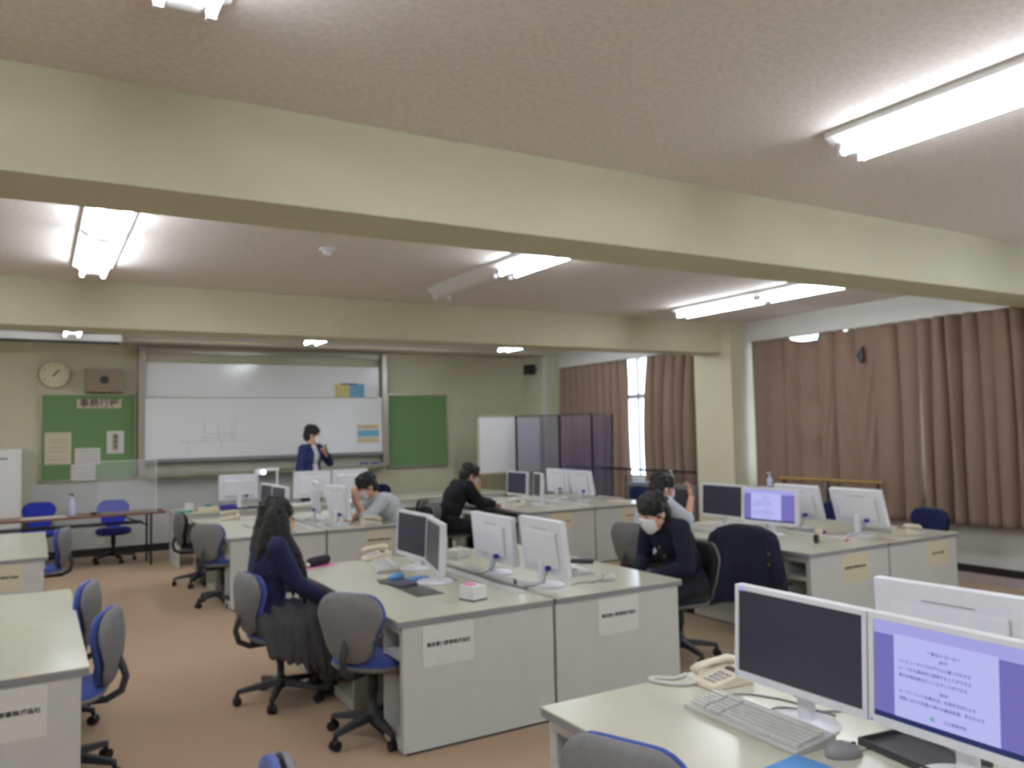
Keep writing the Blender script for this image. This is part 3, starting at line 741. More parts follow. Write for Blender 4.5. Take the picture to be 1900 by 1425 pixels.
obj('floor_plate', MB().box(-.10,.10,-.14,.14,0,.006), M_dgrey, t); obj('rim', MB().box(-.105,-.1,-.145,.145,0,.022).box(.1,.105,-.145,.145,0,.022).box(-.1,.1,-.145,-.14,0,.022).box(-.1,.1,.14,.145,0,.022), M_dgrey, t)
tag(obj('blue_folder', MB().box(-.10,.10,-.13,.13,0,.008), M_sky, bevel=.002), 'sky blue plastic folder at the bottom right frame edge', 'folder')
bpy.data.objects['blue_folder'].location = (1.87, 1.56, .70); bpy.data.objects['blue_folder'].rotation_euler = (0,0,radians(6))
def telephone(x, y, rz, label, cordz=True):
    t = thing('telephone', label, 'telephone', (x, y, .70), radians(rz), 'ivory desk telephones')
    obj('body', MB().prism([(-.11,0),(.10,0),(.10,.065),(.04,.06),(-.11,.025)], -.075, .075, 'y'), M_iplas, t, .008)
    hs = MB().tube([(-.10,.055,.058),(-.075,.055,.075),(0,.055,.088),(.07,.055,.092),(.10,.055,.078)], [.022,.019,.016,.019,.023], 10)
    obj('handset', hs, M_iplas, t, smooth=True)
    k = MB()
    for i in range(4):
        for j in range(3): k.box(-.085+i*.024, -.070+i*.024, -.055+j*.024, -.040+j*.024, .032+i*.0062, .040+i*.0062)
    obj('key_pad', k, M_gkey, t)
    obj('display_strip', MB().box(.03,.055,-.055,.02,.056,.0665), M_dgrey, t)
    if cordz:
        pts = [(-.10+.0*k, .06, .04) for k in range(1)] + [(-.10+.0045*k, .09+.009*sin(k*1.3)+.012*sin(k*.11), .013+.009*cos(k*1.3)) for k in range(44)]
        obj('coiled_cord', MB().tube(pts, .0035, 6), M_wcable, t)
    return t
ph_ = telephone(2.28, 2.32, -6, 'ivory desk telephone left of the dark monitor at lower right', False); ph_.scale = (.95, .95, .8)
telephone(2.30, 6.03, -5, 'ivory telephone beside the pink paper on the middle desk')
telephone(1.98, 9.95, 0, 'ivory telephone on the desk left of the girl head')
telephone(3.10, 8.30, 175, 'ivory telephone in front of the leaning person arm')
telephone(6.52, 4.36, 175, 'ivory telephone at the near corner of the curtain side desks')
telephone(5.30, 8.95, 0, 'ivory telephone near the black clothed person hands')
# cables on the near desk
def cord(pts, r, m, label, name='cable'):
    q = [Vector(p) for p in pts]; out = []
    for i in range(len(q)-1):
        p0, p1, p2, p3 = q[max(i-1,0)], q[i], q[i+1], q[min(i+2,len(q)-1)]
        for k in range(6):
            s = k/6; out.append(.5*((2*p1)+(p2-p0)*s+(2*p0-5*p1+4*p2-p3)*s*s+(3*p1-p0-3*p2+p3)*s**3))
    out.append(q[-1]); return tag(obj(name, MB().tube(out, r, 7), m, smooth=True), label, 'cable')
cord([(2.22,2.46,.708),(2.15,2.45,.708),(2.09,2.50,.708),(2.06,2.47,.709),(2.12,2.38,.708),(2.19,2.36,.708),(2.24,2.34,.708)], .008, M_wcable, 'thick pale looped cable beside the telephone at desk edge')
cord([(2.16,2.22,.703),(2.26,2.16,.703),(2.32,2.02,.703),(2.30,1.92,.703)], .003, M_edge, 'thin grey cable behind the large keyboard')
cord([(2.15,1.99,.703),(2.24,2.01,.703),(2.33,1.90,.703),(2.5,1.8,.703)], .003, M_edge, 'thin dark cable running under the dark monitor')
cord([(2.55,5.9,.707),(2.60,5.2,.707),(2.58,4.6,.707),(2.62,4.3,.707)], .003, M_dgrey, 'dark cable along the gap of the middle desks')
# things on the middle desk
def block(name, label, cat, loc, rz, dims, m, bev=.004, group=None):
    o = obj(name, MB().box(-dims[0]/2,dims[0]/2,-dims[1]/2,dims[1]/2,0,dims[2]), m, None, bev)
    o.location = loc; o.rotation_euler = (0,0,radians(rz)); return tag(o, label, cat, group)
block('pink_paper', 'pink sheet of paper under the dark pencil case', 'paper', (1.80,6.03,.70), 12, (.30,.21,.003), M_pink, 0)
t = thing('pencil_case', 'dark zipped pencil case lying on the pink paper', 'pencil case', (1.84,6.02,.703), radians(32))
obj('pouch', MB().cap((-.09,0,.036),(.08,0,.036),.034,.036,1), mat('dark_plum_cloth', (50,42,58), .8, noise_amt=.1), t, smooth=True)
obj('charm', MB().ell((-.125,.0,.02),(.02,.02,.02)), M_papery, t, smooth=True)
t = thing('computer_mouse', 'shiny blue mouse on the middle desk before the tilted monitor', 'mouse', (2.10,5.14,.70), radians(30), 'computer mice')
obj('body', MB().ell((0,0,.016),(.075,.042,.026)), M_sky, t, smooth=True)
block('blue_cloth', 'light blue folded cloth beside the blue mouse', 'cloth', (2.22,5.06,.70), 20, (.14,.09,.012), M_sky, .005)
block('tablet', 'dark glossy tablet lying near the base of the angled monitor', 'tablet', (2.06,4.98,.702), 15, (.17,.24,.008), M_off, .002)
def tissue_box(x, y, rz, label, pink=True):
    t = thing('tissue_box', label, 'box', (x,y,.70), radians(rz))
    obj('carton', MB().box(-.055,.055,-.06,.06,0,.085), M_steel, t, .006)
    obj('base_line', MB().box(-.0555,.0555,-.0605,.0605,.0,.008), M_navych, t)
    if pink: obj('pink_slip', MB().box(-.04,.01,-.02,.045,.085,.092), M_pink, t)
    return t
tissue_box(2.22, 4.26, 14, 'white square box with a pink slip near the middle desk edge')
t = thing('tissue_box', 'small pale box left of the white monitor backs on middle desk', 'box', (2.86,5.72,.70), radians(14))
obj('carton', MB().box(-.07,.07,-.06,.06,0,.07), M_gkey, t, .01)
t = thing('wallet', 'long dark wallet lying at the far right of the middle desk', 'wallet', (3.46,4.93,.70), radians(-40))
obj('body', MB().box(-.10,.10,-.045,.045,0,.024), M_ink, t, .008)
block('paper_note', 'white paper under the dark wallet', 'paper', (3.36,4.98,.70), 20, (.15,.2,.002), M_paper, 0)
t = thing('marker_pen', 'short dark pen on the middle desk gap', 'pen', (2.66,4.52,.706), radians(60))
obj('barrel', MB().tube([(-.05,0,.01),(.05,0,.01)], .009), M_ink, t)
# curtain side desks
block('spray_can', 'short black and yellow tin on the curtain side desk', 'tin', (5.62,4.55,.70), 0, (.05,.05,.10), M_papery, .01)
block('label_band', 'black cap piece standing beside the yellow tin', 'cap', (5.56,4.53,.70), 0, (.035,.035,.07), M_black, .01)
block('red_pen', 'red pen lying near the curtain side desk edge', 'pen', (5.88,4.48,.70), 30, (.15,.012,.01), mat('red_plastic',(190,70,60),.5,noise_amt=.03), .003)
block('blue_pouch', 'small blue pouch between the monitor backs near curtains', 'pouch', (6.02,4.86,.70), 25, (.12,.07,.03), M_bplug, .008)
block('white_cup', 'small white cup left of the navy jacket chair', 'cup', (5.22,5.15,.70), 0, (.05,.05,.06), M_steel, .01)
# partition side desk papers
block('desk_papers', 'loose white papers before the black clothed person', 'paper', (5.25,9.0,.70), 15, (.21,.30,.004), M_paper, 0)
block('desk_papers', 'loose papers on the right end of the partition side desk', 'paper', (6.75,8.7,.70), 15, (.21,.30,.004), M_papery, 0)
block('desk_papers', 'yellow tinted papers before the hand-raising person', 'paper', (5.32,5.95,.70), 15, (.21,.30,.004), M_papery, 0)
# teacher desk clutter
def roll(x,y,label,m,r=.05,h=.09,z=.70):
    t = thing('paper_roll', label, 'roll', (x,y,z)); obj('roll', MB().lathe([(r*.35,0),(r,0),(r,h),(r*.35,h)], n=20), m, t, smooth=False); return t
roll(1.76, 11.45, 'white paper roll on the left end of the teacher desk', M_paper, .055, .11)
roll(2.02, 11.55, 'small teal tape roll on the teacher desk', M_teal, .04, .07)
block('green_case', 'flat green case at the left end of teacher desk', 'case', (1.68,11.32,.70), 5, (.2,.1,.025), M_teal)
block('cream_box', 'low cream carton in front of the rolls on teacher desk', 'box', (1.98,11.33,.70), 5, (.28,.12,.05), M_papery)
block('purple_cloth', 'purple folded cloth before the teacher monitor', 'cloth', (2.22,11.30,.70), 10, (.22,.14,.07), M_purple, .02)
block('binder', 'dark blue flat binder on the teacher desk front', 'binder', (2.45,11.30,.70), 0, (.34,.12,.02), M_navych)
block('cream_box', 'small cream carton right of the girl head on teacher desk', 'box', (2.98,11.4,.70), 5, (.1,.1,.09), M_papery)
block('desk_papers', 'stack of papers between teacher monitor and next monitors', 'paper', (3.12,11.35,.70), 5, (.3,.2,.02), M_paper)
a = at(486, 874, y=11.3); b = at(515, 870, y=11.3)
t = thing('document_camera', 'white document camera with a glowing lamp on an upright arm', 'document camera', (b.x, 11.3, .70))
obj('base', MB().box(-.16,.10,-.12,.12,0,.03), M_wplas, t, .01)
obj('post', MB().tube([(0,0,.03),(-.005,0,b.z-.70)], .014), M_wplas, t)
obj('arm', MB().box(a.x-b.x-.06, .02, -.02,.02, b.z-.72, b.z-.685), M_wplas, t, .008)
hd = obj('camera_head', MB().box(a.x-b.x-.09, a.x-b.x+.05, -.04,.04, b.z-.77, b.z-.70), M_wplas, t, .012)
obj('lamp', MB().ell((a.x-b.x+.01,-.045,b.z-.733),(.024,.012,.024)), M_lens, hd, smooth=True)
# cardboard box
t = thing('cardboard_box', 'open brown cardboard box on the front desk beside the person in black', 'box', (5.98, 11.6, .70), radians(-3))
obj('carton', MB().box(-.18,.18,-.13,-.125,0,.24).box(-.18,.18,.125,.13,0,.24).box(-.18,-.175,-.13,.13,0,.24).box(.175,.18,-.13,.13,0,.24).box(-.18,.18,-.13,.13,0,.005), M_card, t)
obj('flap', MB().add([(-.18,-.13,.24),(.18,-.13,.24),(.18,-.21,.28),(-.18,-.21,.28)],[(0,1,2,3)]), M_card, t)
obj('flap', MB().add([(.18,-.13,.24),(.18,.13,.24),(.26,.13,.27),(.26,-.13,.27)],[(0,1,2,3)]), M_card, t)
t = thing('pump_bottle', 'dark pump bottle standing in the cardboard box', 'bottle', (5.98,11.66,.86)); obj('body', MB().lathe([(.03,0),(.03,.12),(.012,.15)]), M_black, t); obj('pump', MB().box(-.03,.01,-.008,.008,.15,.18), M_black, t)
def pump(x,y,z,label,m,h=.17,tint=None):
    t = thing('pump_bottle', label, 'bottle', (x,y,z)); obj('body', MB().lathe([(.002,0),(.036,0),(.038,.01),(.038,h*.72),(.014,h*.9),(.014,h)], n=18), m, t, smooth=True)
    obj('pump', MB().tube([(0,0,h),(0,0,h+.035)], .006).box(-.045,.012,-.008,.008,h+.03,h+.045), M_steel if tint is None else tint, t); return t
M_san = mat('clear_lilac_gel', (196,196,226), .2, noise_amt=.02)
pump(.42, 11.93, .70, 'tall sanitiser bottle with black pump on the brown table', M_san, .24, M_black)
t = thing('low_shelf', 'low shelf standing under the window rail by the pillar', 'shelf', (8.22, 7.05, 0))
obj('cabinet', MB().box(-.16,.12,-.45,.5,0,.88), M_panin, t, .005); obj('shelf_front', MB().box(-.165,-.16,-.42,.47,.05,.83), M_pan, t)
pump(8.18, 7.35, .88, 'white sanitiser bottle behind the mauve monitor by the pillar', M_san, .14)
t = thing('low_shelf', 'grey low cabinet below the curtain left of the pillar', 'shelf', (8.14, 9.3, 0))
obj('cabinet', MB().box(-.16,.10,-.75,.75,0,.84), M_shell, t, .005); obj('shelf_front', MB().box(-.165,-.16,-.7,.7,.5,.78), M_dgrey, t)
pump(8.12, 9.15, .84, 'white bottle just above the raised hand person hair', M_steel, .15)
# clear acrylic guard on the table
xa, xb = at(180,850,y=11.72).x, at(290,850,y=11.72).x; za = at(290,853,y=11.72).z
t = thing('acrylic_guard', 'clear acrylic splash guard standing on the brown table', 'splash guard', (0,0,0))
obj('pane', MB().box(xa, xb, 11.718, 11.722, .70, za), M_acryl, t)
obj('edge', MB().box(xb-.004, xb+.004, 11.715, 11.725, .70, za).box(xa, xb, 11.715, 11.725, za-.004, za+.004), mat('bright_acrylic_edge',(205,215,210),.3,noise_amt=.02), t)
obj('foot', MB().box(xb-.1, xb-.06, 11.64, 11.80, .70, .712), M_acryl, t)
block('papers_on_table', 'white papers lying on the brown folding table', 'paper', (.1,11.9,.70), 3, (.5,.25,.006), M_paper, 0)
block('black_pouch', 'small black object on the brown table by the right chair', 'pouch', (.68,11.9,.70), 10, (.12,.06,.03), M_black, .01)
# white cabinet at far left
t = thing('white_cabinet', 'white metal cabinet at the left edge against the front wall', 'cabinet', (-.16, 12.65, 0))
hz = at(40, 833, y=12.65).z
obj('body', MB().box(-1.0, 0, 0, .5, 0, hz), M_steel, t, .005)
d = obj('door', MB().box(-.98,-.5,-.012,0,.05,hz-.04), M_steel, t, .003); d2 = obj('door', MB().box(-.495,-.02,-.012,0,.05,hz-.04), M_steel, t, .003)
obj('label_plate', MB().box(-.3,-.16,-.016,-.012,hz-.14,hz-.11), M_edge, d2)

# ------------------------------------------------------------------ whiteboard on stand and folding partition
x0,x1 = at(884,770,y=12.3).x, at(1000,770,y=12.3).x; zt = at(884,771,y=12.3).z
t = thing('mobile_whiteboard', 'beige framed mobile whiteboard standing behind the dark partition', 'whiteboard', (x0, 12.3, 0))
obj('panel', MB().box(.04, x1-x0, -.012,.012,.95,zt-.03), M_wb, t)
obj('frame', MB().box(0,x1-x0,-.02,.02,zt-.035,zt).box(0,x1-x0,-.02,.02,.92,.955).box(0,.04,-.02,.02,.92,zt), mat('beige_frame',(190,184,158),.5,noise_amt=.03), t, .004)
obj('leg', MB().tube([(.06,0,.92),(.06,0,.06)], .02), M_alu, t); obj('leg', MB().tube([(x1-x0-.1,0,.92),(x1-x0-.1,0,.06)], .02), M_alu, t)
obj('foot', MB().box(.03,.09,-.25,.25,.0,.06), M_alu, t); obj('foot', MB().box(x1-x0-.13,x1-x0-.07,-.25,.25,.0,.06), M_alu, t)
t = thing('folding_partition', 'black framed folding partition with smoky transparent vinyl panels', 'partition', (0,0,0))
pp = [at(957,772,y=11.75), at(1037,770,y=11.45), at(1097,770,y=11.0), at(1136,771,y=10.75)]
for k in range(3):
    a_, b_ = pp[k].copy(), pp[k+1].copy(); H = a_.z
    a_.z = b_.z = 0; d_ = (b_-a_).normalized(); n_ = Vector((-d_.y, d_.x, 0))*.004; L_ = (b_-a_).length
    def quad(p, q, z0, z1, wd): 
        nn = Vector((-d_.y, d_.x, 0))*wd
        return MB().add([p-nn,q-nn,q+nn,p+nn]and[(v.x,v.y,z) for z in (z0,z1) for v in (p-nn,q-nn,q+nn,p+nn)], [(0,1,2,3),(4,5,6,7),(0,1,5,4),(1,2,6,5),(2,3,7,6),(3,0,4,7)])
    fo = obj('panel_frame', MB().tube([(a_.x,a_.y,.05),(a_.x,a_.y,H),(b_.x,b_.y,H),(b_.x,b_.y,.05)], .022), M_black, t)
    obj('lower_bar', MB().tube([(a_.x,a_.y,.12),(b_.x,b_.y,.12)], .012), M_black, fo)
    # wavy film
    vs = []; nq = 24; nv = 12
    for i in range(nq+1):
        for j in range(nv+1):
            u = i/nq; zz = .12+(H-.13)*j/nv
            off = .012*noise.noise(Vector((u*5+k*7, zz*2.0, 1.3)))+.006*sin(u*9+zz*4)
            p_ = a_ + d_*(.012+(L_-.024)*u) + Vector((-d_.y,d_.x,0))*off*sin(pi*u)*sin(pi*j/nv)*2
            vs.append((p_.x,p_.y,zz))
    obj('vinyl_film', MB().add(vs, [(i*(nv+1)+j, i*(nv+1)+j+1, (i+1)*(nv+1)+j+1, (i+1)*(nv+1)+j) for i in range(nq) for j in range(nv)]), M_vinyl, t, smooth=True)
for q in pp:
    obj('caster_foot', MB().box(q.x-.02,q.x+.02,q.y-.18,q.y+.18,0,.05), M_black, t)

# ------------------------------------------------------------------ people
def remesh(mb, name, voxel, smooth_it=3, noise_amp=0, noise_scale=30):
    me = mb.mesh(name); o = bpy.data.objects.new(name, me); COL.objects.link(o)
    r = o.modifiers.new('r', 'REMESH'); r.mode = 'VOXEL'; r.voxel_size = voxel; r.use_smooth_shade = True
    s = o.modifiers.new('s', 'SMOOTH'); s.iterations = smooth_it; s.factor = .5
    dg = bpy.context.evaluated_depsgraph_get(); me2 = bpy.data.meshes.new_from_object(o.evaluated_get(dg))
    bpy.data.objects.remove(o); bpy.data.meshes.remove(me)
    if noise_amp:
        nr = [v.normal.copy() for v in me2.vertices]
        for v, nn in zip(me2.vertices, nr): v.co += nn*noise_amp*noise.noise(v.co*noise_scale)
    for p in me2.polygons: p.use_smooth = True
    me2.name = name
    return me2
def ik(a, b, l1, l2, pole):
    a, b, pole = Vector(a), Vector(b), Vector(pole); d = b-a; L = min(d.length, (l1+l2)*.995); d.normalize()
    b = a + d*L; x = (l1*l1-l2*l2+L*L)/(2*L); h = math.sqrt(max(0, l1*l1-x*x))
    p = pole - d*pole.dot(d); p.normalize(); return a + d*x + p*h, b
def rot_to(zdir):
    z = Vector(zdir).normalized(); y = Vector((0,1,0)); x = y.cross(z).normalized(); y = z.cross(x)
    return Matrix((x,y,z)).transposed()
def person(label, loc, face, P):
    """local frame: +x forward, +y left, z up"""
    t = thing('person', label, 'person', loc, radians(face))
    S = P.get('s', 1.0); hz = P['hip']; a0, a1 = radians(P['lean0']), radians(P['lean1'])
    hip = Vector((0,0,hz)); d0 = Vector((sin(a0),0,cos(a0))); d1 = Vector((sin(a1),0,cos(a1)))
    waist = hip + d0*.17*S; chest = waist + ((d0+d1)/2).normalized()*.17*S; nb = chest + d1*.165*S
    da = radians(P.get('neck', (P['lean1']*.6))); nd = Vector((sin(da),0,cos(da))); S1 = S; 
    hc = nb + nd*.155*S + Vector((P.get('hx',0), P.get('hy',0), P.get('hz',0)))
    hr = Matrix.Rotation(radians(P.get('hyaw',0)),3,'Z') @ Matrix.Rotation(radians(P.get('hpitch',0)),3,'Y') @ Matrix.Rotation(radians(P.get('hroll',0)),3,'X')
    HS = P.get('hs', 1.12)
    SH = S*HS
    def H(v): return hc + hr @ (Vector(v)*SH)
    sw = .165*S*P.get('shw', 1)
    shc = nb - d1*.035*S
    shl, shr = shc+Vector((0,sw,0)), shc-Vector((0,sw,0))
    arms = []
    for s_, sh, hk in ((1,shl,'lh'), (-1,shr,'rh')):
        pole = P.get(hk+'_pole', (-.3, s_*.5, -1))
        el, wr_ = ik(sh, P[hk], .27*S, .235*S, pole); arms.append((s_, sh, el, wr_, P.get(hk+'_dir')))
    legs = []
    for s_ in (1,-1):
        hp = hip + Vector((0, s_*.09*S, -.02)); kn = Vector(P['knee'])*1.0; an = Vector(P['ankle'])
        legs.append((s_, hp, Vector((kn.x, s_*kn.y, kn.z)), Vector((an.x, s_*an.y, an.z))))
    R0_, R1_ = rot_to(d0), rot_to(d1)
    def torso(mb, k, full=True):
        mb.ell(hip, (.12*S+k,.165*S+k,.13*S+k), R0_)
        mb.ell(waist, (.10*S+k,.135*S+k,.15*S+k), rot_to(d0+d1))
        mb.ell(chest, (.108*S+k,.155*S+k,.16*S+k), R1_)
        mb.cap(shl, shr, .046*S+k, .046*S+k)
        mb.cap(shc+Vector((0,.06,0)), shc+nd*.05+Vector((0,.02,0)), .06*S+k*.7, .05*S); mb.cap(shc-Vector((0,.06,0)), shc+nd*.05-Vector((0,.02,0)), .06*S+k*.7, .05*S)
    def armg(mb, k, to=1.0, which=(1,-1)):
        for s_, sh, el, wr_, hd in arms:
            if s_ not in which: continue
            mb.cap(sh, el, .046*S+k, .04*S+k); e = el.lerp(wr_, to)
            mb.cap(el, e, .040*S+k, (.040+(.027-.040)*to)*S+k)
    def legg(mb, k, to=1.0):
        for s_, hp, kn, an in legs:
            mb.cap(hp, kn, .085*S+k, .058*S+k); mb.cap(kn, kn.lerp(an,to), .056*S+k, .038*S+k*1.3)
    # ---- body with head and hands, one surface
    b = MB(); torso(b, -.004); armg(b, 0); legg(b, 0)
    b.cap(shc, H((-.012,0,-.05)), .052*SH, .05*SH)
    b.ell(H((-.008,0,.035)), (.093*SH,.075*SH,.092*SH), hr); b.ell(H((.028,0,-.045)), (.058*SH,.056*SH,.068*SH), hr)
    b.ell(H((.040,0,.0)), (.052*SH,.060*SH,.07*SH), hr)
    b.cap(H((.09,0,.012)), H((.104,0,-.018)), .009*SH, .013*SH)
    for s_ in (1,-1):
        b.ell(H((-.005,s_*.076,-.005)), (.018*SH,.009*SH,.03*SH), hr)
        b.cap(H((.080,s_*.018,.032)), H((.068,s_*.048,.034)), .008, .008)
    b.cap(H((.082,.012,-.048)), H((.082,-.012,-.048)), .009, .009)
    for s_, sh, el, wr_, hd in arms:
        f = (wr_-el).normalized()
        if hd: f = Vector(hd[0]).normalized()
        nrm = Vector(hd[1]) if hd else Vector((0,0,-1)); nrm = (nrm - f*nrm.dot(f)).normalized()   # palm side
        sd = f.cross(nrm)*(-s_)                                                                        # thumb side
        curl = hd[2] if hd and len(hd) > 2 else .35
        pc = wr_ + f*.045*S
        rm = Matrix((f, sd, nrm)).transposed()
        b.ell(pc, (.052*S,.040*S,.016*S), rm)
        for i, (off, ln, rd) in enumerate(((.030,.070,.0085),(.011,.078,.0088),(-.009,.073,.0085),(-.028,.058,.0078))):
            p_ = wr_ + f*.085*S + sd*off*S; dirv = f
            for seg in range(3):
                c_ = curl*(.7+.25*i*.3)
                dirv = (dirv*cos(c_) + nrm*sin(c_)).normalized() if seg == 0 else ((dirv*cos(c_*1.25) + (nrm - dirv*nrm.dot(dirv)).normalized()*sin(c_*1.25)).normalized() if abs(dirv.dot(nrm)) < .97 else (-f*.8+nrm*.2).normalized())
                q_ = p_ + dirv*ln*S*(.42,.32,.26)[seg]; b.cap(p_, q_, rd*S*(1-.06*seg), rd*S*(.94-.08*seg), n=8); p_ = q_
        tb = wr_ + f*.028*S + sd*.032*S; t1 = tb + (f*.55+sd*.6+nrm*.45).normalized()*.034*S; t2 = t1 + (f*.8+sd*.1+nrm*.5).normalized()*.028*S
        b.cap(wr_+f*.015*S+sd*.015*S, tb, .013*S, .012*S, n=8); b.cap(tb, t1, .0115*S, .010*S, n=8); b.cap(t1, t2, .010*S, .008*S, n=8)
    for s_, hp, kn, an in legs: b.cap(an, an+Vector((.1,0,-.035)), .034, .028)
    body = obj('body', remesh(b, 'body', .0065, 2), M_skin, t)
    # eyes and brows
    for s_ in (1,-1):
        obj('eye', MB().ell(H((.0835,s_*.031,.012)), (.007,.013,.0065), hr, 10, 6), M_eye, t, smooth=True)
        obj('eyebrow', MB().cap(H((.091,s_*.018,.037)), H((.078,s_*.049,.038)), .0035, .0025), M_hair, t, smooth=True)
    # hair
    hb = MB(); hs = P['hair']
    hb.ell(H((-.014,0,.046)), (.102*SH,.090*SH,.095*SH), hr); hb.ell(H((-.055,0,-.005)), (.062*SH,.078*SH,.085*SH), hr)
    for s_ in (1,-1): hb.cap(H((-.01,s_*.074,.06)), H((.0,s_*.080,.018)), .024*SH, .012*SH); hb.cap(H((-.05,s_*.065,.02)), H((-.045,s_*.062,-.05)), .022*SH, .018*SH)
    rnd = random.Random(P.get('seed', 1))
    for k in range(11):
        yy = -.065+.013*k; fr = P.get('fringe', .045)
        hb.cap(H((.035,yy*.9,.112-.25*abs(yy))), H((.088-abs(yy)*.42,yy*1.02,fr+rnd.uniform(-.006,.008))), .022*SH, .009*SH, n=8)
    for k in range(26):
        a = rnd.uniform(0, 2*pi); e = rnd.uniform(.1, 1.2); dd = Vector((cos(a)*cos(e), sin(a)*cos(e), sin(e)))
        p_ = Vector((-.022,0,.045)) + Vector((dd.x*.09,dd.y*.082,dd.z*.088)); 
        hb.cap(H(p_), H(p_+dd*.014+Vector((rnd.uniform(-.01,.02),rnd.uniform(-.015,.015),-.012))), .018*SH, .007*SH, n=8)
    if hs == 'long':
        for oy in (-.07,-.042,-.014,.014,.042,.07):
            q = [H((-.05,oy,.04)), H((-.075,oy*1.1,-.06)), H((-.092,oy*1.15,-.15)), H((-.105,oy*1.0,-.24)), H((-.125,oy*.7,-.34)), H((-.165,oy*.5,-.45))]
            for k in range(5): hb.cap(q[k], q[k+1], (.040,.038,.032,.020,.010)[k], (.038,.032,.020,.010,.005)[k])
        for s_ in (1,-1):
            for x0_, x1_, x2_, x3_, ln, r_ in ((-.055,-.06,-.055,-.05,.28,.8),(-.02,-.015,.02,.06,.40,1),(.008,.015,.065,.11,.43,1.15),(.02,.03,.085,.14,.46,1.15)):
                q = [H((x0_,s_*.082,.02)), H((x1_,s_*.096,-.075)), H((x2_,s_*.118,-.175)), H((x3_,s_*.125,-.29)), H((x3_+.03,s_*.11,-ln))]
                for k in range(4): hb.cap(q[k], q[k+1], (.024,.030,.032,.026)[k]*r_, (.030,.032,.026,.008)[k]*r_)
    obj('hair', remesh(hb, 'hair', .0075, 1, .006, 42), M_hair, t)
    # face mask
    mm = P.get('mask', M_mask); mk = MB(); n_ = 16; m_ = 10; vs = []
    for j in range(m_+1):
        v = j/m_; zz = .004 - .108*v
        for i in range(n_+1):
            u = -1+2*i/n_; ang = u*radians(68)
            bul = .016*(1-u*u)*sin(pi*min(1,v*1.02+.06))
            r_ = (.066 + bul)*(1-.22*max(0,v-.55)) ; xx = .036*(1-.25*v) + r_*cos(ang) ; yy = .073*sin(ang)*(1-.16*v)
            top = .010*(1-abs(u))*(1-v)
            vs.append(H((xx-.004, yy, zz*(1-.35*abs(u)**2)-.012*abs(u)+top)))
    fs = [(j*(n_+1)+i, j*(n_+1)+i+1, (j+1)*(n_+1)+i+1, (j+1)*(n_+1)+i) for j in range(m_) for i in range(n_)]
    mo = obj('face_mask', MB().add(vs, fs), mm, t, smooth=True); sl = mo.modifiers.new('t','SOLIDIFY'); sl.thickness = .003; sl.offset = 1
    for s_ in (1,-1):
        obj('ear_loop', MB().tube([H((.055,s_*.062,-.012)), H((.02,s_*.080,.008)), H((-.012,s_*.086,.018)), H((-.02,s_*.085,-.01)), H((.0,s_*.080,-.03)), H((.045,s_*.062,-.045))], .0018, 5), mm, mo)
    # clothes
    top = P['top']
    if P.get('shirt'):   # inner shirt visible at the throat
        c = MB(); c.ell(chest, (.108*S+.008,.14*S,.155*S), R1_); c.ell(waist, (.100*S+.008,.12*S,.15*S), rot_to(d0+d1)); c.cap(shc+nd*.01, shc+nd*.055, .062*S, .056*S)
        obj('shirt', remesh(c, 'shirt', .009, 2), P['shirt'], t)
    c = MB(); torso(c, P.get('loose', .016)); armg(c, P.get('loose', .016)*.85, P.get('sleeve', .97))
    if P.get('hem'): c.ell(hip+Vector((.06,0,-.02)), (.18*S,.205*S,.13*S), R0_)
    cm = remesh(c, 'top', .011, 2, .004, 9)
    if P.get('open'):
        bm = bmesh.new(); bm.from_mesh(cm); ge = []
        inv = R1_.transposed()
        for f_ in bm.faces:
            q = inv @ (f_.calc_center_median() - shc)
            if q.x > .03 and q.z < .06 and abs(q.y - P.get('openy',0)) < (P['open'] if q.z < -.12 else P['open']*.9) : ge.append(f_)
        bmesh.ops.delete(bm, geom=ge, context='FACES'); bm.to_mesh(cm); bm.free()
    obj(P.get('topname','jacket'), cm, top, t)
    if P.get('collar'):
        cc = MB(); cr = []
        for k in range(20):
            a = 2*pi*k/20; cr.append(shc + nd*.055 + Vector((cos(a)*.066*S+.004, sin(a)*.066*S, -.02*cos(a))))
        cr2 = [p_ + Vector((0,0,0)) - nd*.035 + (p_-shc-nd*.055).normalized()*.014 for p_ in cr]
        cc.rings([cr2, cr], cap=False); co = obj('collar', cc, P['collar'], t, smooth=True); q = co.modifiers.new('t','SOLIDIFY'); q.thickness = .006
    for k in range(P.get('buttons', 0)):
        q = chest + R1_ @ Vector((.128*S+.006, P.get('openy',0), .05-.085*k)); obj('button', MB().ell(q, (.006,.009,.009)), M_brass, t)
    if P.get('bottom') == 'skirt':
        c = MB(); legg(c, .035, .80)
        for k in range(8): c.cap(hip+Vector((-.04+.065*k,.12,-.03)), hip+Vector((-.04+.065*k,-.12,-.03)), .085, .085)
        for k in range(9):
            zz = -.05-.042*k; c.cap(hip+Vector((.40,.13,zz)), hip+Vector((.40,-.13,zz)), .075, .075)
        for s_ in (1,-1):
            for k in range(9):
                x_ = -.03+.052*k; c.cap(hip+Vector((x_,s_*.18,-.05)), hip+Vector((x_+.01,s_*.22,-.21-.022*k)), .045, .022)
        sm_ = remesh(c, 'skirt', .010, 3)
        for v in sm_.vertices:
            L_ = v.co - hip; ph = L_.x*62 + L_.z*14 if L_.x < .42 else L_.y*60 + L_.z*6
            v.co += v.normal*(.007*sin(ph) + .003*sin(2*ph))
        obj('skirt', sm_, M_skirt, t)
        c = MB(); [c.cap(kn.lerp(an,.45), an, .055*S, .043*S) for s_, hp, kn, an in legs]; obj('socks', remesh(c,'socks',.01,1), M_navyd, t)
    else:
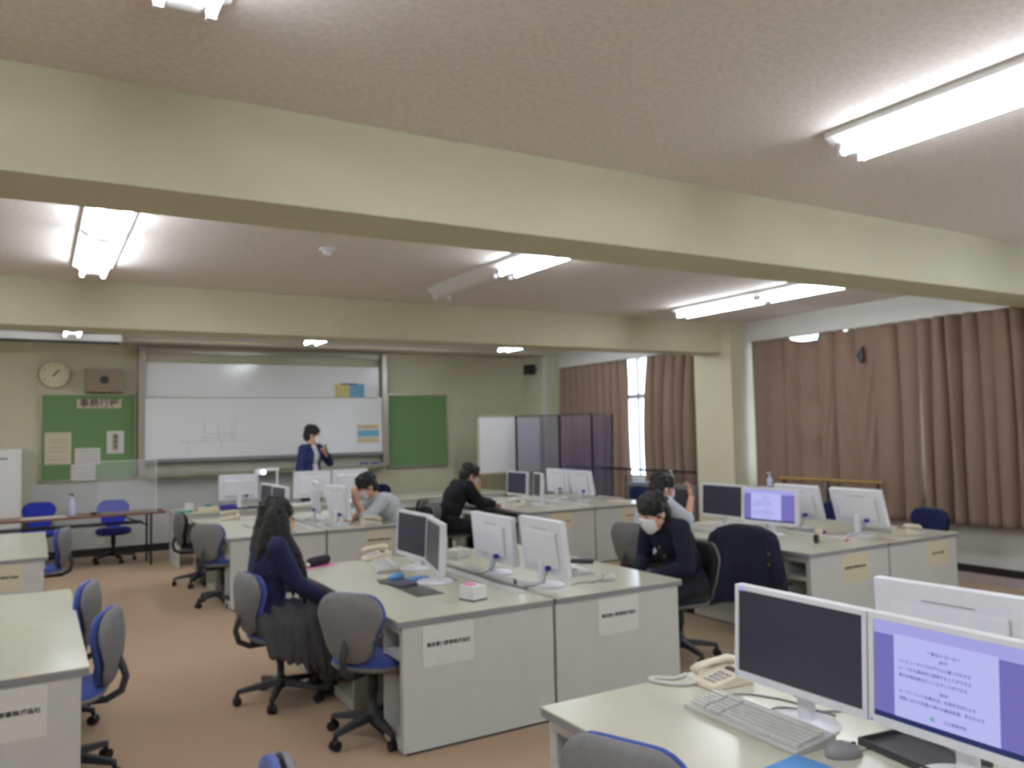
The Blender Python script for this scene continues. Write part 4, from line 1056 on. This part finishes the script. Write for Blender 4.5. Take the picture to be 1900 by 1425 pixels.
        c = MB(); c.ell(hip, (.128*S,.172*S,.115*S), R0_); legg(c, .016, 1.0); obj('trousers', remesh(c, 'trousers', .011, 2, .004, 9), P['bottom'], t)
    for s_, hp, kn, an in legs:
        c = MB(); g = an + Vector((0,0,-.03)); c.cap(g+Vector((-.03,0,-.005)), g+Vector((.15,0,-.022)), .045, .036, .8); c.cap(g, g+Vector((0,0,.04)), .045, .045)
        obj('shoe', remesh(c, 'shoe', .009, 1), M_black, t)
    return t, arms, H
SIT = dict(hip=.55, knee=(.40,.11,.485), ankle=(.38,.12,.085))
# girl, middle desk
person('girl with long black hair, navy blazer and beige mask seated at middle desk', (1.275, 5.29, 0), 2,
    dict(SIT, s=.93, hs=1.19, lean0=2, lean1=7, neck=12, hair='long', lh=(.32,.13,.63), rh=(.31,-.12,.64), top=M_navy, shirt=M_wshirt, collar=M_navy, bottom='skirt', hem=True,
         mask=M_maskb, topname='blazer', loose=.026, hpitch=5, hz=-.02, fringe=.04, seed=3, lh_pole=(-.5,.5,-.8), rh_pole=(-.5,-.5,-.8), rh_dir=((1,.2,-.3),(0,0,-1),.3)))
# boy in navy, right side of the middle desk
person('boy in dark navy school jacket and white mask seated right of middle desk', (4.17, 4.57, 0), 182,
    dict(SIT, s=1.02, hip=.535, lean0=16, lean1=38, neck=30, hair='short', lh=(.42,.10,.64), rh=(.40,-.10,.64), top=M_navyd, collar=M_navyd, bottom=M_blk,
         loose=.024, hpitch=20, hyaw=-4, hz=-.065, fringe=.032, seed=5, buttons=2))
# person raising a hand, curtain side desk
person('person in pale grey shirt with raised hand seated behind the navy boy', (4.80, 5.84, 0), -4,
    dict(SIT, s=1.0, lean0=14, lean1=30, neck=22, hair='short', lh=(.50,.16,.745), rh=(.50,-.10,1.02), rh_pole=(.6,-.2,-1), rh_dir=((-.15,.1,1),(-1,.3,0),.3), top=M_gshirt, collar=M_wshirt,
         bottom=M_blk, sleeve=.05, topname='shirt', loose=.024, hpitch=10, hyaw=-8, hz=-.05, fringe=.035, seed=8))
# person leaning over the desk below the whiteboard
person('person in pale grey shirt leaning head on hand over the desk', (3.62, 8.62, 0), 178,
    dict(SIT, s=1.06, lean0=26, lean1=52, neck=40, hair='short', lh=(.60,.10,.95), lh_pole=(1,.15,-.6), lh_dir=((.05,-.1,1),(-.2,-1,0),.4), rh=(.58,-.14,.745), rh_pole=(-.2,-1,-.5), top=M_gshirt,
         collar=M_wshirt, bottom=M_blk, sleeve=.12, topname='shirt', loose=.03, hpitch=26, hyaw=8, fringe=.03, seed=11))
# person in black
person('person in black school uniform writing at the desk before the partition', (4.39, 9.06, 0), 0,
    dict(SIT, hz=-.04, s=1.06, lean0=14, lean1=36, neck=34, hair='short', lh=(.64,.06,.755), rh=(.60,-.06,.755), top=M_blk, collar=M_blk, bottom=M_blk, loose=.034,
         hpitch=26, hyaw=-8, fringe=.035, seed=14))
# standing man
man, arms_, Hm = person('standing man in navy suit and white mask speaking into a microphone', (3.63, 12.25, 0), -58,
    dict(s=1.06, hip=.97, knee=(.02,.10,.50), ankle=(.0,.10,.085), lean0=0, lean1=2, neck=8, hair='short', lh=(.25,.08,1.37), lh_pole=(.0,.8,-1), lh_dir=((-.25,-.35,1),(-.4,-1,0),1.0),
         rh=(.04,-.30,.86), rh_pole=(-.6,-.2,0), top=mat('suit_navy_cloth',(34,48,98),.85,noise_amt=.08,noise_scale=200), shirt=M_wshirt, collar=M_wshirt, bottom=M_navyd, topname='suit_jacket', loose=.024, open=.07, openy=.0,
         hyaw=38, hpitch=8, fringe=.06, seed=17, hem=True))
lw = arms_[0][3]
mic = thing('microphone', 'hand microphone held up by the standing man', 'microphone', (3.63, 12.25, 0), radians(-58))
tip = lw + Vector((.02,-.07,.16)); btm = lw + Vector((.03,-.01,-.02))
obj('handle', MB().tube([btm, btm.lerp(tip,.72)], [.012,.016], 12), M_dgrey, mic, smooth=True)
obj('grille', MB().ell(btm.lerp(tip,.86), (.024,.024,.027)), M_brass, mic, smooth=True)

# ------------------------------------------------------------------ jacket draped over a chair
def draped(loc, rz, label):
    t = thing('draped_jacket', label, 'jacket', loc, radians(rz))
    n_, m_ = 60, 40; vs = []
    for j in range(m_+1):
        v = j/m_
        for i in range(n_+1):
            u = -1+2*i/n_
            a = u*pi*.93
            # horizontal loop around the chair back: narrow at the top, flaring downward
            wd = .285 + .07*v; th = .075 + .055*v
            y = wd*math.copysign(abs(sin(a))**.85, sin(a)); x = -.275 - th*cos(a)
            z = .90 - .055*abs(y/.27)**2.2 - v*(.52 + .05*sin(3*u) + .07*cos(a)) 
            f = .016*sin(a*7+v*2.0)*v + .012*noise.noise(Vector((u*4, v*3, 2)))
            x -= f*cos(a)*1.2; y += f*sin(a)
            if v < .12:
                q = v/.12; x = -.275 + (x+.275)*math.sqrt(q)*.98 ; z = .90 - .055*abs(y/.27)**2.2 - .03*q*q
            vs.append((x, y, z))
    mo = obj('body', MB().add(vs, [(j*(n_+1)+i, j*(n_+1)+i+1, (j+1)*(n_+1)+i+1, (j+1)*(n_+1)+i) for j in range(m_) for i in range(n_)]), M_navyd, t, smooth=True)
    s = mo.modifiers.new('t','SOLIDIFY'); s.thickness = .008
    for s_ in (1,-1):
        c = MB(); c.cap((-.30,s_*.265,.78), (-.33,s_*.32,.62), .055, .06, .8); c.cap((-.33,s_*.32,.62), (-.33,s_*.35,.46), .06, .05, .7)
        obj('sleeve', remesh(c, 'sleeve', .012, 2, .006, 12), M_navyd, t)
    obj('button', MB().ell((-.36,-.27,.70),(.008,.008,.008)), M_brass, t); obj('button', MB().ell((-.37,-.275,.62),(.008,.008,.008)), M_brass, t)
    return t
draped((5.13, 4.68, 0), 8, 'dark navy jacket hanging over a chair back before the mauve screen')
